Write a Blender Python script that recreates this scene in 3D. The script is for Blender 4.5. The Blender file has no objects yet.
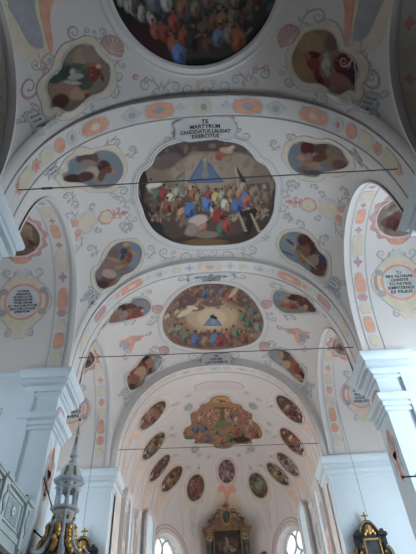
import bpy, math, random
import numpy as np
sc = bpy.context.scene
PI = math.pi
# ---------------- camera ----------------
TH, RO, YW, F = .800, .060, .012, 473.6
fw = np.array([math.sin(YW)*math.cos(TH), math.cos(YW)*math.cos(TH), math.sin(TH)])
rt = np.array([math.cos(YW), -math.sin(YW), 0.]); dn = np.cross(fw, rt)
R_ = math.cos(RO)*rt+math.sin(RO)*dn; D_ = -math.sin(RO)*rt+math.cos(RO)*dn
from mathutils import Matrix, Vector
cd = bpy.data.cameras.new('camera'); cam = bpy.data.objects.new('camera', cd); sc.collection.objects.link(cam)
cd.sensor_fit = 'VERTICAL'; cd.sensor_height = 36; cd.lens = 36*F/554; cd.clip_end = 300
M = Matrix(((R_[0], -D_[0], -fw[0], -.333), (R_[1], -D_[1], -fw[1], 0), (R_[2], -D_[2], -fw[2], 1.6), (0, 0, 0, 1)))
cam.matrix_world = M; sc.camera = cam
# ---------------- world, exposure, daylight strengths ----------------
w = bpy.data.worlds.new('World'); sc.world = w; w.use_nodes = True
w.node_tree.nodes['Background'].inputs[0].default_value = (.55, .7, 1, 1); w.node_tree.nodes['Background'].inputs[1].default_value = .3
sc.view_settings.view_transform = 'Standard'; sc.view_settings.look = 'None'; sc.view_settings.gamma = 1
sc.view_settings.use_curve_mapping = False
sc.view_settings.exposure = -2.3
# brightness of the daylight behind the panes of each window: bay, side
DAY = {('0', -1): .1, ('0', 1): .1, ('A', -1): 17, ('A', 1): 88, ('B', -1): 24, ('B', 1): 42}
DAY_APSE = 7; DAY_CHOIR = .5; FILL_CHOIR_LOW = 135; DAY_WEST = .1  # low choir panes are added fill light, out of view
C = sc.collection

def mat(name, col, rough=.8, metal=0., noise=0., scale=3., bump=0., emit=0.):
    m = bpy.data.materials.new(name); m.use_nodes = True; nt = m.node_tree; b = nt.nodes['Principled BSDF']
    b.inputs['Base Color'].default_value = (*col, 1); b.inputs['Roughness'].default_value = rough; b.inputs['Metallic'].default_value = metal
    if 'Specular IOR Level' in b.inputs: b.inputs['Specular IOR Level'].default_value = .25
    if noise or bump:
        tc = nt.nodes.new('ShaderNodeTexCoord'); n = nt.nodes.new('ShaderNodeTexNoise'); n.inputs['Scale'].default_value = scale; n.inputs['Detail'].default_value = 6
        nt.links.new(tc.outputs['Object'], n.inputs['Vector'])
        if noise:
            r = nt.nodes.new('ShaderNodeValToRGB'); r.color_ramp.elements[0].position = .3; r.color_ramp.elements[1].position = .7
            r.color_ramp.elements[0].color = (*[c*(1-noise) for c in col], 1); r.color_ramp.elements[1].color = (*[min(1, c*(1+noise*.6)) for c in col], 1)
            nt.links.new(n.outputs['Fac'], r.inputs['Fac']); nt.links.new(r.outputs['Color'], b.inputs['Base Color'])
        if bump:
            bp = nt.nodes.new('ShaderNodeBump'); bp.inputs['Strength'].default_value = bump; bp.inputs['Distance'].default_value = .02
            nt.links.new(n.outputs['Fac'], bp.inputs['Height']); nt.links.new(bp.outputs['Normal'], b.inputs['Normal'])
    if emit:
        b.inputs['Emission Color'].default_value = (*col, 1); b.inputs['Emission Strength'].default_value = emit
    return m
def lin(h):
    h = h.lstrip('#'); c = [int(h[i:i+2], 16)/255 for i in (0, 2, 4)]
    return tuple(x/12.92 if x <= .04045 else ((x+.055)/1.055)**2.4 for x in c)
plaster = mat('plaster', (.71, .655, .625), .9, noise=.03, scale=.6, bump=.15)
pierwhite = mat('pier paint', (.68, .745, .785), .85, noise=.03, scale=.8, bump=.1)
stucco = mat('white stucco', (.74, .70, .68), .8)
greyline = mat('grey painted line', (.50, .49, .49), .9)
greyorn = mat('grey painted scroll', (.46, .45, .455), .9, noise=.15, scale=4)
slate = mat('slate painted field', (.39, .39, .41), .9, noise=.12, scale=3)
peach = mat('peach painted field', (.74, .38, .28), .9, noise=.12, scale=3)
rosy = mat('rose painted field', (.55, .34, .33), .9, noise=.12, scale=3)
palerose = mat('pale rose painted field', (.72, .53, .49), .9, noise=.1, scale=3)
palepeach = mat('pale peach painted field', (.74, .58, .49), .9, noise=.1, scale=3)
cream = mat('cream painted field', (.70, .60, .47), .9, noise=.08, scale=3)
palegrey = mat('pale grey painted field', (.61, .60, .59), .9, noise=.1, scale=3)
ink = mat('black lettering', (.03, .03, .035), .8)
iron = mat('dark iron', (.035, .035, .04), .5, .6)
rodm = mat('grey iron rod', (.16, .16, .17), .5, .5)
gold = mat('gilding', (.50, .31, .11), .4, .7, noise=.5, scale=9)
olive = mat('patinated gilding', (.24, .18, .09), .5, .4, noise=.4, scale=7)
marbleg = mat('grey marbled wood', (.42, .45, .48), .5, noise=.2, scale=5)
marbler = mat('brown red marble', (.22, .125, .085), .35, noise=.5, scale=4)
marblegreen = mat('dark green marble', (.06, .075, .07), .3, noise=.5, scale=4)
blackw = mat('black wood', (.03, .03, .035), .35, noise=.3, scale=6)
stone = mat('floor stone', (.38, .31, .26), .6, noise=.2, scale=1.5)
darkw = mat('dark wood underside', (.07, .055, .05), .8)
lightwood = mat('grey painted wood', (.50, .55, .55), .6, noise=.08, scale=3)

loft = mat('light absorbing dark wood', (.10, .07, .05), .7, noise=.3)  # for the unseen west end, dark so that the near bay dims
def mesh(name, V, Fc, mats, parent=None, smooth=False, idx=None):
    me = bpy.data.meshes.new(name); me.from_pydata([tuple(map(float, v)) for v in V], [], Fc); 
    for m in (mats if isinstance(mats, (list, tuple)) else [mats]): me.materials.append(m)
    if idx is not None: me.polygons.foreach_set('material_index', idx)
    if smooth: me.polygons.foreach_set('use_smooth', [True]*len(me.polygons))
    me.update(); o = bpy.data.objects.new(name, me); C.objects.link(o)
    if parent is not None:
        o.parent = parent; o.matrix_parent_inverse = Matrix.Translation(-Vector(parent.location))
    return o
def thing(name, label, cat, loc=(0, 0, 0), group=None):
    o = bpy.data.objects.new(name, None); C.objects.link(o); o.location = tuple(map(float, loc)); o.empty_display_size = .1
    o['label'] = label; o['category'] = cat
    if group: o['group'] = group
    return o
def tag(o, label, cat, group=None):
    o['label'] = label; o['category'] = cat
    if group: o['group'] = group
    return o
def struct(o): o['kind'] = 'structure'; return o
class MB:
    def __init__(s): s.V = []; s.F = []; s.I = []
    def add(s, V, Fc, mi=0):
        n = len(s.V); s.V += list(V); s.F += [tuple(i+n for i in f) for f in Fc]; s.I += [mi]*len(Fc)
    def box(s, a, b, mi=0):
        x0, y0, z0 = a; x1, y1, z1 = b
        V = [(x, y, z) for z in (z0, z1) for x, y in ((x0, y0), (x1, y0), (x1, y1), (x0, y1))]
        s.add(V, [(3, 2, 1, 0), (4, 5, 6, 7), (0, 1, 5, 4), (1, 2, 6, 5), (2, 3, 7, 6), (3, 0, 4, 7)], mi)
    def tube(s, P, r, n=8, mi=0, cap=True):
        P = [np.array(p, float) for p in P]; k = len(P); rr = r if isinstance(r, (list, tuple)) else [r]*k; V = []; pu = None
        for i, p in enumerate(P):
            t = P[min(i+1, k-1)]-P[max(i-1, 0)]; t /= np.linalg.norm(t)+1e-12
            u = pu if pu is not None else (np.array([1., 0, 0]) if abs(t[0]) < .8 else np.array([0, 1., 0]))
            u = u-t*(u@t); u /= np.linalg.norm(u)+1e-12; pu = u; v = np.cross(t, u)
            V += [p+rr[i]*(math.cos(2*PI*j/n)*u+math.sin(2*PI*j/n)*v) for j in range(n)]
        Fc = [(i*n+j, i*n+(j+1) % n, (i+1)*n+(j+1) % n, (i+1)*n+j) for i in range(k-1) for j in range(n)]
        if cap: Fc += [tuple(range(n))[::-1], tuple((k-1)*n+j for j in range(n))]
        s.add(V, Fc, mi)
    def lathe(s, c, prof, n=16, mi=0, ph=0.):
        V = [(c[0]+r*math.cos(2*PI*j/n+ph), c[1]+r*math.sin(2*PI*j/n+ph), c[2]+z) for r, z in prof for j in range(n)]
        k = len(prof)
        Fc = [(i*n+j, i*n+(j+1) % n, (i+1)*n+(j+1) % n, (i+1)*n+j) for i in range(k-1) for j in range(n)]
        Fc += [tuple(range(n))[::-1], tuple((k-1)*n+j for j in range(n))]
        s.add(V, Fc, mi)
    def slab(s, pts, fn, t0, t1, mi=0):     # closed 2-D outline -> plate of real thickness; fn(a, b, depth) -> point
        n = len(pts); cx = sum(p[0] for p in pts)/n; cy = sum(p[1] for p in pts)/n
        V = [fn(a, b, t0) for a, b in pts]+[fn(a, b, t1) for a, b in pts]+[fn(cx, cy, t1)]
        Fc = [tuple(range(n))]+[(i, (i+1) % n, n+(i+1) % n, n+i) for i in range(n)]+[(n+i, n+(i+1) % n, 2*n) for i in range(n)]
        s.add(V, Fc, mi)
    def ball(s, c, r, mi=0, n=8):
        rx, ry, rz = r if isinstance(r, (tuple, list)) else (r, r, r)
        V = [(c[0]+rx*math.sin(PI*i/n)*math.cos(2*PI*j/n), c[1]+ry*math.sin(PI*i/n)*math.sin(2*PI*j/n), c[2]+rz*math.cos(PI*i/n)) for i in range(n+1) for j in range(n)]
        s.add(V, [(i*n+j, i*n+(j+1) % n, (i+1)*n+(j+1) % n, (i+1)*n+j) for i in range(n) for j in range(n)], mi)
    def build(s, name, mats, parent=None, smooth=False): return mesh(name, s.V, s.F, mats, parent, smooth, s.I)
def grid(S, us, vs):
    V = [S.P(u, v) for u in us for v in vs]; n = len(vs)
    return V, [(i*n+j, i*n+j+1, (i+1)*n+j+1, (i+1)*n+j) for i in range(len(us)-1) for j in range(n-1)]
def catmull(P, k=4, closed=True):
    P = [np.array(p, float) for p in P]; n = len(P); out = []
    for i in range(n if closed else n-1):
        g = (lambda j: P[j % n]) if closed else (lambda j: P[min(max(j, 0), n-1)])
        a, b, c, d = g(i-1), g(i), g(i+1), g(i+2)
        for t in np.arange(k)/k: out.append(.5*((2*b)+(c-a)*t+(2*a-5*b+4*c-d)*t*t+(3*b-a-3*c+d)*t**3))
    if not closed: out.append(P[-1])
    return out
def fill(mb, ch, pts, h, mi=0, rings=3, rim=0.):      # painted plaster patch, follows the vault
    n = len(pts); c = np.mean(pts, 0); V = [ch.at(*c, h)]
    for r in range(1, rings+1):
        V += [ch.at(*(c+(np.array(p)-c)*r/rings), h) for p in pts]
    Fc = [(0, 1+i, 1+(i+1) % n) for i in range(n)]
    Fc += [(1+(r-1)*n+i, 1+r*n+i, 1+r*n+(i+1) % n, 1+(r-1)*n+(i+1) % n) for r in range(1, rings) for i in range(n)]
    b = rings-1; V += [ch.at(*p, rim) for p in pts]; o = 1+rings*n
    Fc += [(1+b*n+i, 1+b*n+(i+1) % n, o+(i+1) % n, o+i) for i in range(n)]
    mb.add(V, Fc, mi)
def sweep(mb, ch, pts, prof, closed=True, mi=0, off=None):   # prof: (offset outwards, height)
    n = len(pts); P = [np.array(p, float) for p in pts]; V = []
    area = sum(P[i][0]*P[(i+1) % n][1]-P[(i+1) % n][0]*P[i][1] for i in range(n)); sg = 1 if area > 0 else -1
    for i in range(n):
        a, b = (P[i-1], P[(i+1) % n]) if closed else (P[max(i-1, 0)], P[min(i+1, n-1)])
        t = b-a; t /= np.linalg.norm(t)+1e-9; no = np.array([t[1], -t[0]])*sg
        k = off(i) if off else 1
        V += [ch.at(*(P[i]+no*o*k), h) for o, h in prof]
    m = len(prof)
    mb.add(V, [(i*m+j, i*m+j+1, ((i+1) % n)*m+j+1, ((i+1) % n)*m+j) for i in range(n if closed else n-1) for j in range(m-1)], mi)
def ribbon(mb, ch, pts, w, h, mi=0):                        # raised painted line with tapering width
    n = len(pts); P = [np.array(p, float) for p in pts]; V = []
    for i in range(n):
        t = P[min(i+1, n-1)]-P[max(i-1, 0)]; t /= np.linalg.norm(t)+1e-9; no = np.array([t[1], -t[0]])
        ww = w(i/(n-1)) if callable(w) else w
        V += [ch.at(*(P[i]+no*ww/2), 0), ch.at(*(P[i]+no*ww/2), h), ch.at(*(P[i]-no*ww/2), h), ch.at(*(P[i]-no*ww/2), 0)]
    mb.add(V, [(i*4+j, i*4+j+1, i*4+j+5, i*4+j+4) for i in range(n-1) for j in range(3)], mi)

# ---- shapes of the vaults (metres; x across the nave, y along it, z up) ----
ZS = 13.4                       # springing level, top of the cornices
PIERS = [(-1.35, .5), (7.55, 9.43), (16.49, 18.39)]
RIBS = [(-.87, .02), (8.05, 8.95), (16.99, 17.89), (26.1, 27.0)]
XN = 6.3                        # plane of the side arches
BAYS = [(.02, 8.05, .5, 7.55), (8.95, 16.99, 9.43, 16.49), (17.89, 26.1, 18.39, 26.1)]
def sgnp(v, p): return math.copysign(abs(v)**p, v)
def ribz(x, a=6.3, h=7.0):
    u = min(1, abs(x)/a); return ZS + h*(1-u**2.4)**(1/2.4)
class Bay:
    def __init__(s, k):
        s.y0, s.y1, s.a0, s.a1 = BAYS[k]; s.c = (s.a0+s.a1)/2; s.h = (s.a1-s.a0)/2
    def zs(s, y):
        v = abs(y-s.c)/s.h
        return ZS + (5.2*(1-v**2.2)**(1/2.2) if v < 1 else 0)
    def P(s, x, y):
        zs = s.zs(y); t = (zs-ZS)/5.2
        w = (y-(s.y0+s.y1)/2)/((s.y1-s.y0)/2)
        zc = 20.6 + .35*max(0, 1-w*w)
        u = min(1, abs(x)/XN)
        return np.array([x, y, zs+(zc-zs)*max(0, 1-u**2.4)**(.4167+.3*t)])
class Rib:
    def __init__(s, k): s.y0, s.y1 = RIBS[k]; s.a, s.h = ((6.3, 6.95) if k < 3 else (5.9, 6.7))
    def P(s, x, y): return np.array([x, y, ribz(x, s.a, s.h)])
class Side:      # transverse barrel over a side chapel; u = distance out from the axis, v = angle
    def __init__(s, k, sg): s.a0, s.a1 = BAYS[k][2:]; s.c = (s.a0+s.a1)/2; s.h = (s.a1-s.a0)/2; s.sg = sg
    def P(s, u, v):
        return np.array([s.sg*u, s.c-s.h*sgnp(math.cos(v), 2/2.2), ZS+5.2*abs(math.sin(v))**(2/2.2)])
YA, LA, WA = 30., 9.6, 5.9
def axis(y): return .045*max(0, y-26.5)
class Chancel:
    def P(s, x, y):
        q = (abs(x-axis(y))/WA)**2.3 + (max(0, y-YA)/LA)**2
        return np.array([x, y, ZS+6.9*max(0, 1-q)**.435])
class Plane:     # upright wall: origin, direction of u, v is up
    def __init__(s, o, d): s.o = np.array(o, float); s.d = np.array(d, float)
    def P(s, u, v): return s.o+s.d*u+np.array([0, 0, v])
class Slant:     # leaning board: u to the side, v up its slope
    def __init__(s, o, w): s.o = np.array(o, float); s.w = np.array(w, float)
    def P(s, u, v): return s.o+np.array([u, 0, 0])+s.w*v
def jac(S, u, v, e=1e-3):
    return (S.P(u+e, v)-S.P(u-e, v))/(2*e), (S.P(u, v+e)-S.P(u, v-e))/(2*e)
class Chart:     # metric drawing frame on a surface: a to the right, b up, seen from inside the church
    def __init__(s, S, u, v, up, inside=(0, 14, 6)):
        s.S, s.u, s.v = S, u, v
        s.p = S.P(u, v); ju, jv = jac(S, u, v)
        n = np.cross(ju, jv); n /= np.linalg.norm(n)
        if n @ (np.array(inside)-s.p) < 0: n = -n
        s.n = n; up = np.array(up, float); up -= n*(up@n); up /= np.linalg.norm(up)
        s.U = up; s.R = np.cross(up, n)
        s.J = np.array([[ju@s.R, jv@s.R], [ju@s.U, jv@s.U]]); s.Ji = np.linalg.inv(s.J)
        s.sign = 1 if np.cross(ju, jv)@n > 0 else -1
    def uv(s, a, b):
        d = s.Ji@np.array([a, b]); return s.u+d[0], s.v+d[1]
    def at(s, a, b, h=0.):
        u, v = s.uv(a, b); p = s.S.P(u, v)
        if h:
            ju, jv = jac(s.S, u, v); n = np.cross(ju, jv)*s.sign; p = p+n*(h/(np.linalg.norm(n)+1e-9))
        return p
    def inv(s, u, v): return s.J@np.array([u-s.u, v-s.v])
SURF = {'bay0': Bay(0), 'bayA': Bay(1), 'bayB': Bay(2), 'rib1': Rib(1), 'rib2': Rib(2), 'rib3': Rib(3), 'chancel': Chancel()}
for k, n in enumerate('0AB'):
    SURF['left'+n] = Side(k, -1); SURF['right'+n] = Side(k, 1)

DATA = {"paint":{"M1L":{"s":"bay0","u":-4.71,"v":6.787,"o":[[0.906,1.074],[1.221,0.944],[1.266,0.697],[1.469,0.341],[1.584,0.117],[1.339,-0.375],[0.903,-0.685],[0.311,-0.722],[-0.099,-0.84],[-0.49,-0.926],[-0.765,-0.8],[-0.987,-0.608],[-1.177,-0.553],[-1.122,-0.319],[-1.134,-0.04],[-1.024,0.197],[-0.733,0.348],[-0.384,0.466],[-0.179,0.716],[0.154,0.946],[0.537,1.078]],"q":[[75.14,24.24,-10.58,-1.135,0.321,-0.754],[78.91,-8.196,-28.69,1.51,1.861,0.466]]},
"M1R":{"s":"bay0","u":4.633,"v":6.734,"o":[[-0.715,1.143],[-0.263,1.112],[0.096,0.875],[0.319,0.54],[0.707,0.468],[1.038,0.263],[1.19,-0.036],[1.146,-0.317],[1.192,-0.558],[0.987,-0.617],[0.721,-0.825],[0.412,-0.861],[0.143,-0.734],[-0.168,-0.695],[-0.648,-0.748],[-1.071,-0.579],[-1.42,-0.221],[-1.515,0.168],[-1.436,0.567],[-1.277,0.926],[-1.007,1.075]],"q":[[327.0,25.43,7.489,1.32,0.12,0.811],[64.5,5.489,-29.48,1.335,-1.728,0.254]]},
"M2L":{"s":"bayA","u":-4.937,"v":10.57,"o":[[0.704,0.815],[1.257,0.41],[1.697,-0.335],[1.739,-0.96],[1.345,-1.409],[0.87,-1.473],[0.166,-1.211],[-0.381,-0.665],[-0.966,-0.188],[-1.205,0.215],[-1.184,0.711],[-0.974,0.676],[-0.89,1.25],[-0.624,1.313],[-0.448,1.287],[0.088,0.926],[0.341,0.937]],"q":[[89.97,20.87,-0.747,-0.828,1.203,-0.454],[168.9,-9.482,-15.7,1.673,-1.37,0.816]]},
"M2R":{"s":"bayA","u":4.83,"v":10.709,"o":[[-0.751,0.827],[-0.115,0.931],[0.44,1.256],[0.839,1.272],[1.103,0.892],[1.268,0.555],[1.159,0.051],[0.732,-0.409],[0.292,-0.698],[-0.084,-1.079],[-0.746,-1.188],[-1.287,-0.921],[-1.494,-0.458],[-1.428,0.048],[-1.177,0.529]],"q":[[318.0,21.98,0.205,1.048,1.483,0.561],[158.8,6.662,-16.11,1.583,1.277,0.591]]},
"M3L":{"s":"bayA","u":-4.695,"v":16.005,"o":[[1.25,0.944],[1.663,0.574],[1.69,0.115],[1.275,-0.437],[0.622,-0.752],[0.022,-0.675],[-0.441,-0.87],[-0.852,-0.632],[-1.187,-0.363],[-1.234,0.011],[-1.124,0.302],[-0.81,0.432],[-0.35,0.673],[0.095,0.951],[0.628,1.08]],"q":[[116.5,16.44,-7.863,-0.559,0.214,-0.259],[265.0,-10.25,-17.26,1.884,1.857,0.35]]},
"M3R":{"s":"bayA","u":4.754,"v":15.866,"o":[[-0.883,0.965],[-0.247,0.988],[0.293,0.75],[0.657,0.451],[1.094,0.309],[1.262,0.013],[1.236,-0.444],[0.882,-0.655],[0.408,-0.675],[-0.018,-0.625],[-0.609,-0.615],[-1.201,-0.385],[-1.516,0.046],[-1.505,0.577],[-1.238,0.831]],"q":[[304.1,17.77,5.857,0.826,-0.051,0.579],[252.8,8.373,-18.6,1.852,-1.883,1.291]]},
"M4L":{"s":"bayB","u":-4.598,"v":19.91,"o":[[0.72,0.78],[1.197,0.144],[1.351,-0.658],[0.934,-1.172],[0.022,-1.051],[-0.897,-0.55],[-1.341,0.215],[-1.07,1.182],[-0.559,1.666],[-0.058,0.916],[0.206,1.151]],"q":[[130.5,15.74,-0.482,-0.389,0.653,-0.139],[309.5,-8.33,-8.407,1.575,-1.468,0.882]]},
"M4R":{"s":"bayB","u":4.628,"v":20.071,"o":[[-0.622,1.053],[-0.011,1.119],[0.608,1.811],[0.993,1.598],[1.377,0.411],[0.762,-0.546],[0.129,-1.036],[-0.545,-1.252],[-1.072,-0.836],[-1.243,-0.169],[-1.077,0.645]],"q":[[292.2,16.57,0.157,0.59,0.872,0.308],[302.6,6.481,-8.542,1.552,1.477,0.956]]},
"M5L":{"s":"bayB","u":-4.509,"v":25.427,"o":[[0.917,0.978],[1.473,0.502],[1.395,-0.06],[0.745,-0.547],[0.028,-0.496],[-0.385,-0.757],[-1.136,-0.493],[-1.226,0.094],[-1.003,0.495],[-0.339,0.623],[0.266,0.957]],"q":[[143.9,13.03,-4.905,-0.287,0.164,-0.17],[370.3,-8.895,-12.46,1.654,1.505,1.154]]},
"M5R":{"s":"bayB","u":4.698,"v":25.309,"o":[[-0.932,0.83],[-0.168,0.863],[0.459,0.526],[1.09,0.289],[1.255,0.007],[1.208,-0.484],[0.762,-0.604],[0.074,-0.451],[-0.642,-0.362],[-1.279,-0.102],[-1.511,0.385],[-1.275,0.661]],"q":[[286.8,13.88,3.942,0.516,0.011,0.32],[362.8,7.786,-12.8,1.716,-1.375,1.082]]},
"F2":{"s":"bayA","u":0.021,"v":13.061,"o":[[0.066,2.998],[0.753,2.825],[1.522,2.638],[1.997,2.246],[2.328,1.792],[2.732,1.534],[3.028,1.078],[3.273,0.519],[3.289,-0.47],[3.256,-1.072],[3.066,-1.695],[2.741,-2.239],[2.313,-2.696],[1.601,-3.067],[0.687,-3.188],[-0.419,-3.174],[-1.149,-3.057],[-1.859,-2.777],[-2.447,-2.306],[-2.837,-1.809],[-3.107,-1.138],[-3.201,-0.512],[-3.306,0.216],[-3.203,0.985],[-2.942,1.514],[-2.512,1.811],[-2.219,2.327],[-1.717,2.71],[-1.09,2.87],[-0.549,2.948]],"q":[[207.0,20.77,-0.688,0.023,0.618,-0.002],[192.1,-1.013,-17.53,0.405,-0.035,-0.258]]},
"F3":{"s":"bayB","u":0.087,"v":22.183,"o":[[-0.0,3.09],[0.869,2.946],[1.666,2.562],[2.33,1.798],[2.865,0.706],[3.164,-0.392],[3.042,-1.544],[2.544,-2.375],[1.571,-2.919],[-0.072,-3.157],[-1.519,-2.801],[-2.553,-2.122],[-3.084,-1.128],[-3.143,0.046],[-2.883,1.004],[-2.302,2.011],[-1.608,2.698],[-0.872,3.054]],"q":[[212.8,16.23,-0.396,0.025,0.376,0.008],[316.0,-0.767,-10.77,0.404,-0.024,0.007]]},
"F4":{"s":"chancel","u":0.469,"v":33.643,"o":[[-0.045,3.646],[0.534,3.393],[0.869,2.667],[1.453,2.491],[1.708,1.994],[2.289,1.691],[2.334,1.035],[2.797,0.676],[3.05,0.004],[2.896,-0.694],[2.283,-1.169],[2.279,-1.639],[0.912,-2.002],[0.635,-2.283],[0.0,-2.372],[-0.628,-2.215],[-0.797,-1.926],[-2.215,-1.38],[-2.23,-0.992],[-2.878,-0.552],[-3.04,0.198],[-2.805,0.616],[-2.399,0.727],[-2.385,1.892],[-1.774,2.146],[-1.548,2.632],[-0.982,2.857],[-0.715,3.41]],"q":[[222.0,13.07,-0.309,0.07,0.181,0.027],[424.4,-0.396,-9.405,0.948,0.054,0.331]]},
"O0":{"s":"chancel","u":-4.361,"v":29.126,"o":[[1.411,0.255],[1.43,-0.201],[1.148,-0.668],[0.632,-0.992],[0.013,-1.024],[-0.558,-0.718],[-0.969,-0.179],[-1.176,0.386],[-1.172,0.802],[-0.964,1.01],[-0.561,1.049],[-0.012,0.983],[0.586,0.841],[1.102,0.607]],"q":[[152.0,9.693,-2.06,-0.266,0.251,-0.047],[415.2,-11.33,-7.79,2.205,-0.114,-0.154]]},
"O1":{"s":"chancel","u":-4.577,"v":32.069,"o":[[1.452,0.015],[1.437,-0.357],[1.117,-0.684],[0.578,-0.857],[-0.035,-0.788],[-0.57,-0.465],[-0.927,0.027],[-1.075,0.533],[-1.033,0.898],[-0.822,1.045],[-0.444,1.003],[0.077,0.847],[0.659,0.629],[1.164,0.353]],"q":[[153.2,7.636,-3.511,-0.235,0.231,-0.111],[446.0,-12.51,-7.412,2.467,-0.369,0.763]]},
"O2":{"s":"chancel","u":-4.347,"v":34.207,"o":[[1.535,-0.101],[1.464,-0.375],[1.073,-0.598],[0.485,-0.681],[-0.13,-0.558],[-0.619,-0.234],[-0.906,0.198],[-0.998,0.598],[-0.933,0.842],[-0.723,0.889],[-0.353,0.782],[0.171,0.599],[0.764,0.39],[1.271,0.16]],"q":[[159.2,6.385,-5.065,-0.193,0.235,-0.144],[468.2,-13.14,-7.107,2.716,-0.779,1.248]]},
"O3":{"s":"chancel","u":-3.592,"v":35.951,"o":[[1.465,-0.009],[1.395,-0.304],[1.024,-0.558],[0.464,-0.682],[-0.122,-0.608],[-0.592,-0.333],[-0.873,0.065],[-0.962,0.459],[-0.893,0.734],[-0.68,0.839],[-0.318,0.797],[0.183,0.666],[0.742,0.484],[1.219,0.261]],"q":[[171.4,6.728,-6.188,-0.148,0.215,-0.112],[479.0,-12.56,-7.559,2.838,-0.751,1.448]]},
"O4":{"s":"chancel","u":-1.86,"v":37.874,"o":[[0.849,0.826],[0.995,0.502],[0.946,0.08],[0.718,-0.342],[0.368,-0.663],[-0.026,-0.809],[-0.389,-0.759],[-0.656,-0.536],[-0.786,-0.201],[-0.759,0.178],[-0.575,0.534],[-0.257,0.817],[0.141,0.982],[0.54,0.992]],"q":[[195.5,9.347,-6.455,-0.057,0.108,0.017],[487.8,-9.467,-10.37,2.941,-0.312,1.735]]},
"O5":{"s":"chancel","u":0.682,"v":37.58,"o":[[0.03,1.079],[0.318,0.964],[0.543,0.663],[0.66,0.247],[0.646,-0.195],[0.503,-0.573],[0.259,-0.818],[-0.037,-0.896],[-0.325,-0.8],[-0.549,-0.544],[-0.664,-0.164],[-0.649,0.275],[-0.506,0.687],[-0.264,0.98]],"q":[[226.7,12.51,-0.431,0.076,0.024,0.081],[471.3,-0.316,-12.28,1.012,0.029,1.132]]},
"O6":{"s":"chancel","u":3.098,"v":37.801,"o":[[-0.956,0.641],[-0.674,0.862],[-0.281,0.936],[0.133,0.865],[0.485,0.664],[0.719,0.361],[0.806,-0.003],[0.732,-0.363],[0.503,-0.642],[0.149,-0.768],[-0.268,-0.704],[-0.663,-0.462],[-0.949,-0.098],[-1.056,0.3]],"q":[[258.5,10.01,5.704,0.476,0.227,0.266],[485.4,9.231,-10.36,3.031,0.709,1.949]]},
"O7":{"s":"chancel","u":4.53,"v":35.891,"o":[[-1.411,-0.093],[-1.177,0.175],[-0.724,0.416],[-0.195,0.629],[0.276,0.798],[0.616,0.875],[0.822,0.794],[0.903,0.529],[0.836,0.132],[0.582,-0.278],[0.134,-0.573],[-0.433,-0.677],[-0.977,-0.588],[-1.339,-0.367]],"q":[[278.4,8.055,5.086,0.529,0.361,0.345],[474.2,11.97,-7.722,2.848,1.019,1.627]]},
"O8":{"s":"chancel","u":5.147,"v":34.232,"o":[[-1.462,-0.184],[-1.192,0.12],[-0.704,0.409],[-0.154,0.679],[0.317,0.908],[0.643,1.03],[0.835,0.962],[0.91,0.667],[0.84,0.208],[0.57,-0.271],[0.095,-0.627],[-0.5,-0.771],[-1.059,-0.702],[-1.416,-0.479]],"q":[[288.5,7.582,3.939,0.569,0.361,0.348],[464.5,12.8,-7.057,2.834,0.953,1.45]]},
"O9":{"s":"chancel","u":5.32,"v":31.751,"o":[[-1.533,-0.035],[-1.183,0.394],[-0.631,0.773],[-0.036,1.103],[0.46,1.36],[0.799,1.45],[0.996,1.246],[1.055,0.723],[0.916,0.035],[0.534,-0.594],[-0.051,-0.989],[-0.71,-1.07],[-1.267,-0.868],[-1.568,-0.484]],"q":[[292.8,8.505,2.15,0.592,0.327,0.252],[441.7,12.62,-6.97,2.643,0.682,0.96]]},
"O10":{"s":"chancel","u":4.945,"v":28.368,"o":[[-1.421,0.156],[-1.055,0.601],[-0.501,0.943],[0.103,1.193],[0.625,1.345],[0.984,1.343],[1.154,1.092],[1.134,0.55],[0.915,-0.183],[0.485,-0.869],[-0.111,-1.258],[-0.746,-1.242],[-1.253,-0.891],[-1.497,-0.372]],"q":[[290.4,10.18,0.937,0.612,0.305,0.028],[409.2,11.69,-7.519,2.459,0.377,-0.152]]}},
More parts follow.
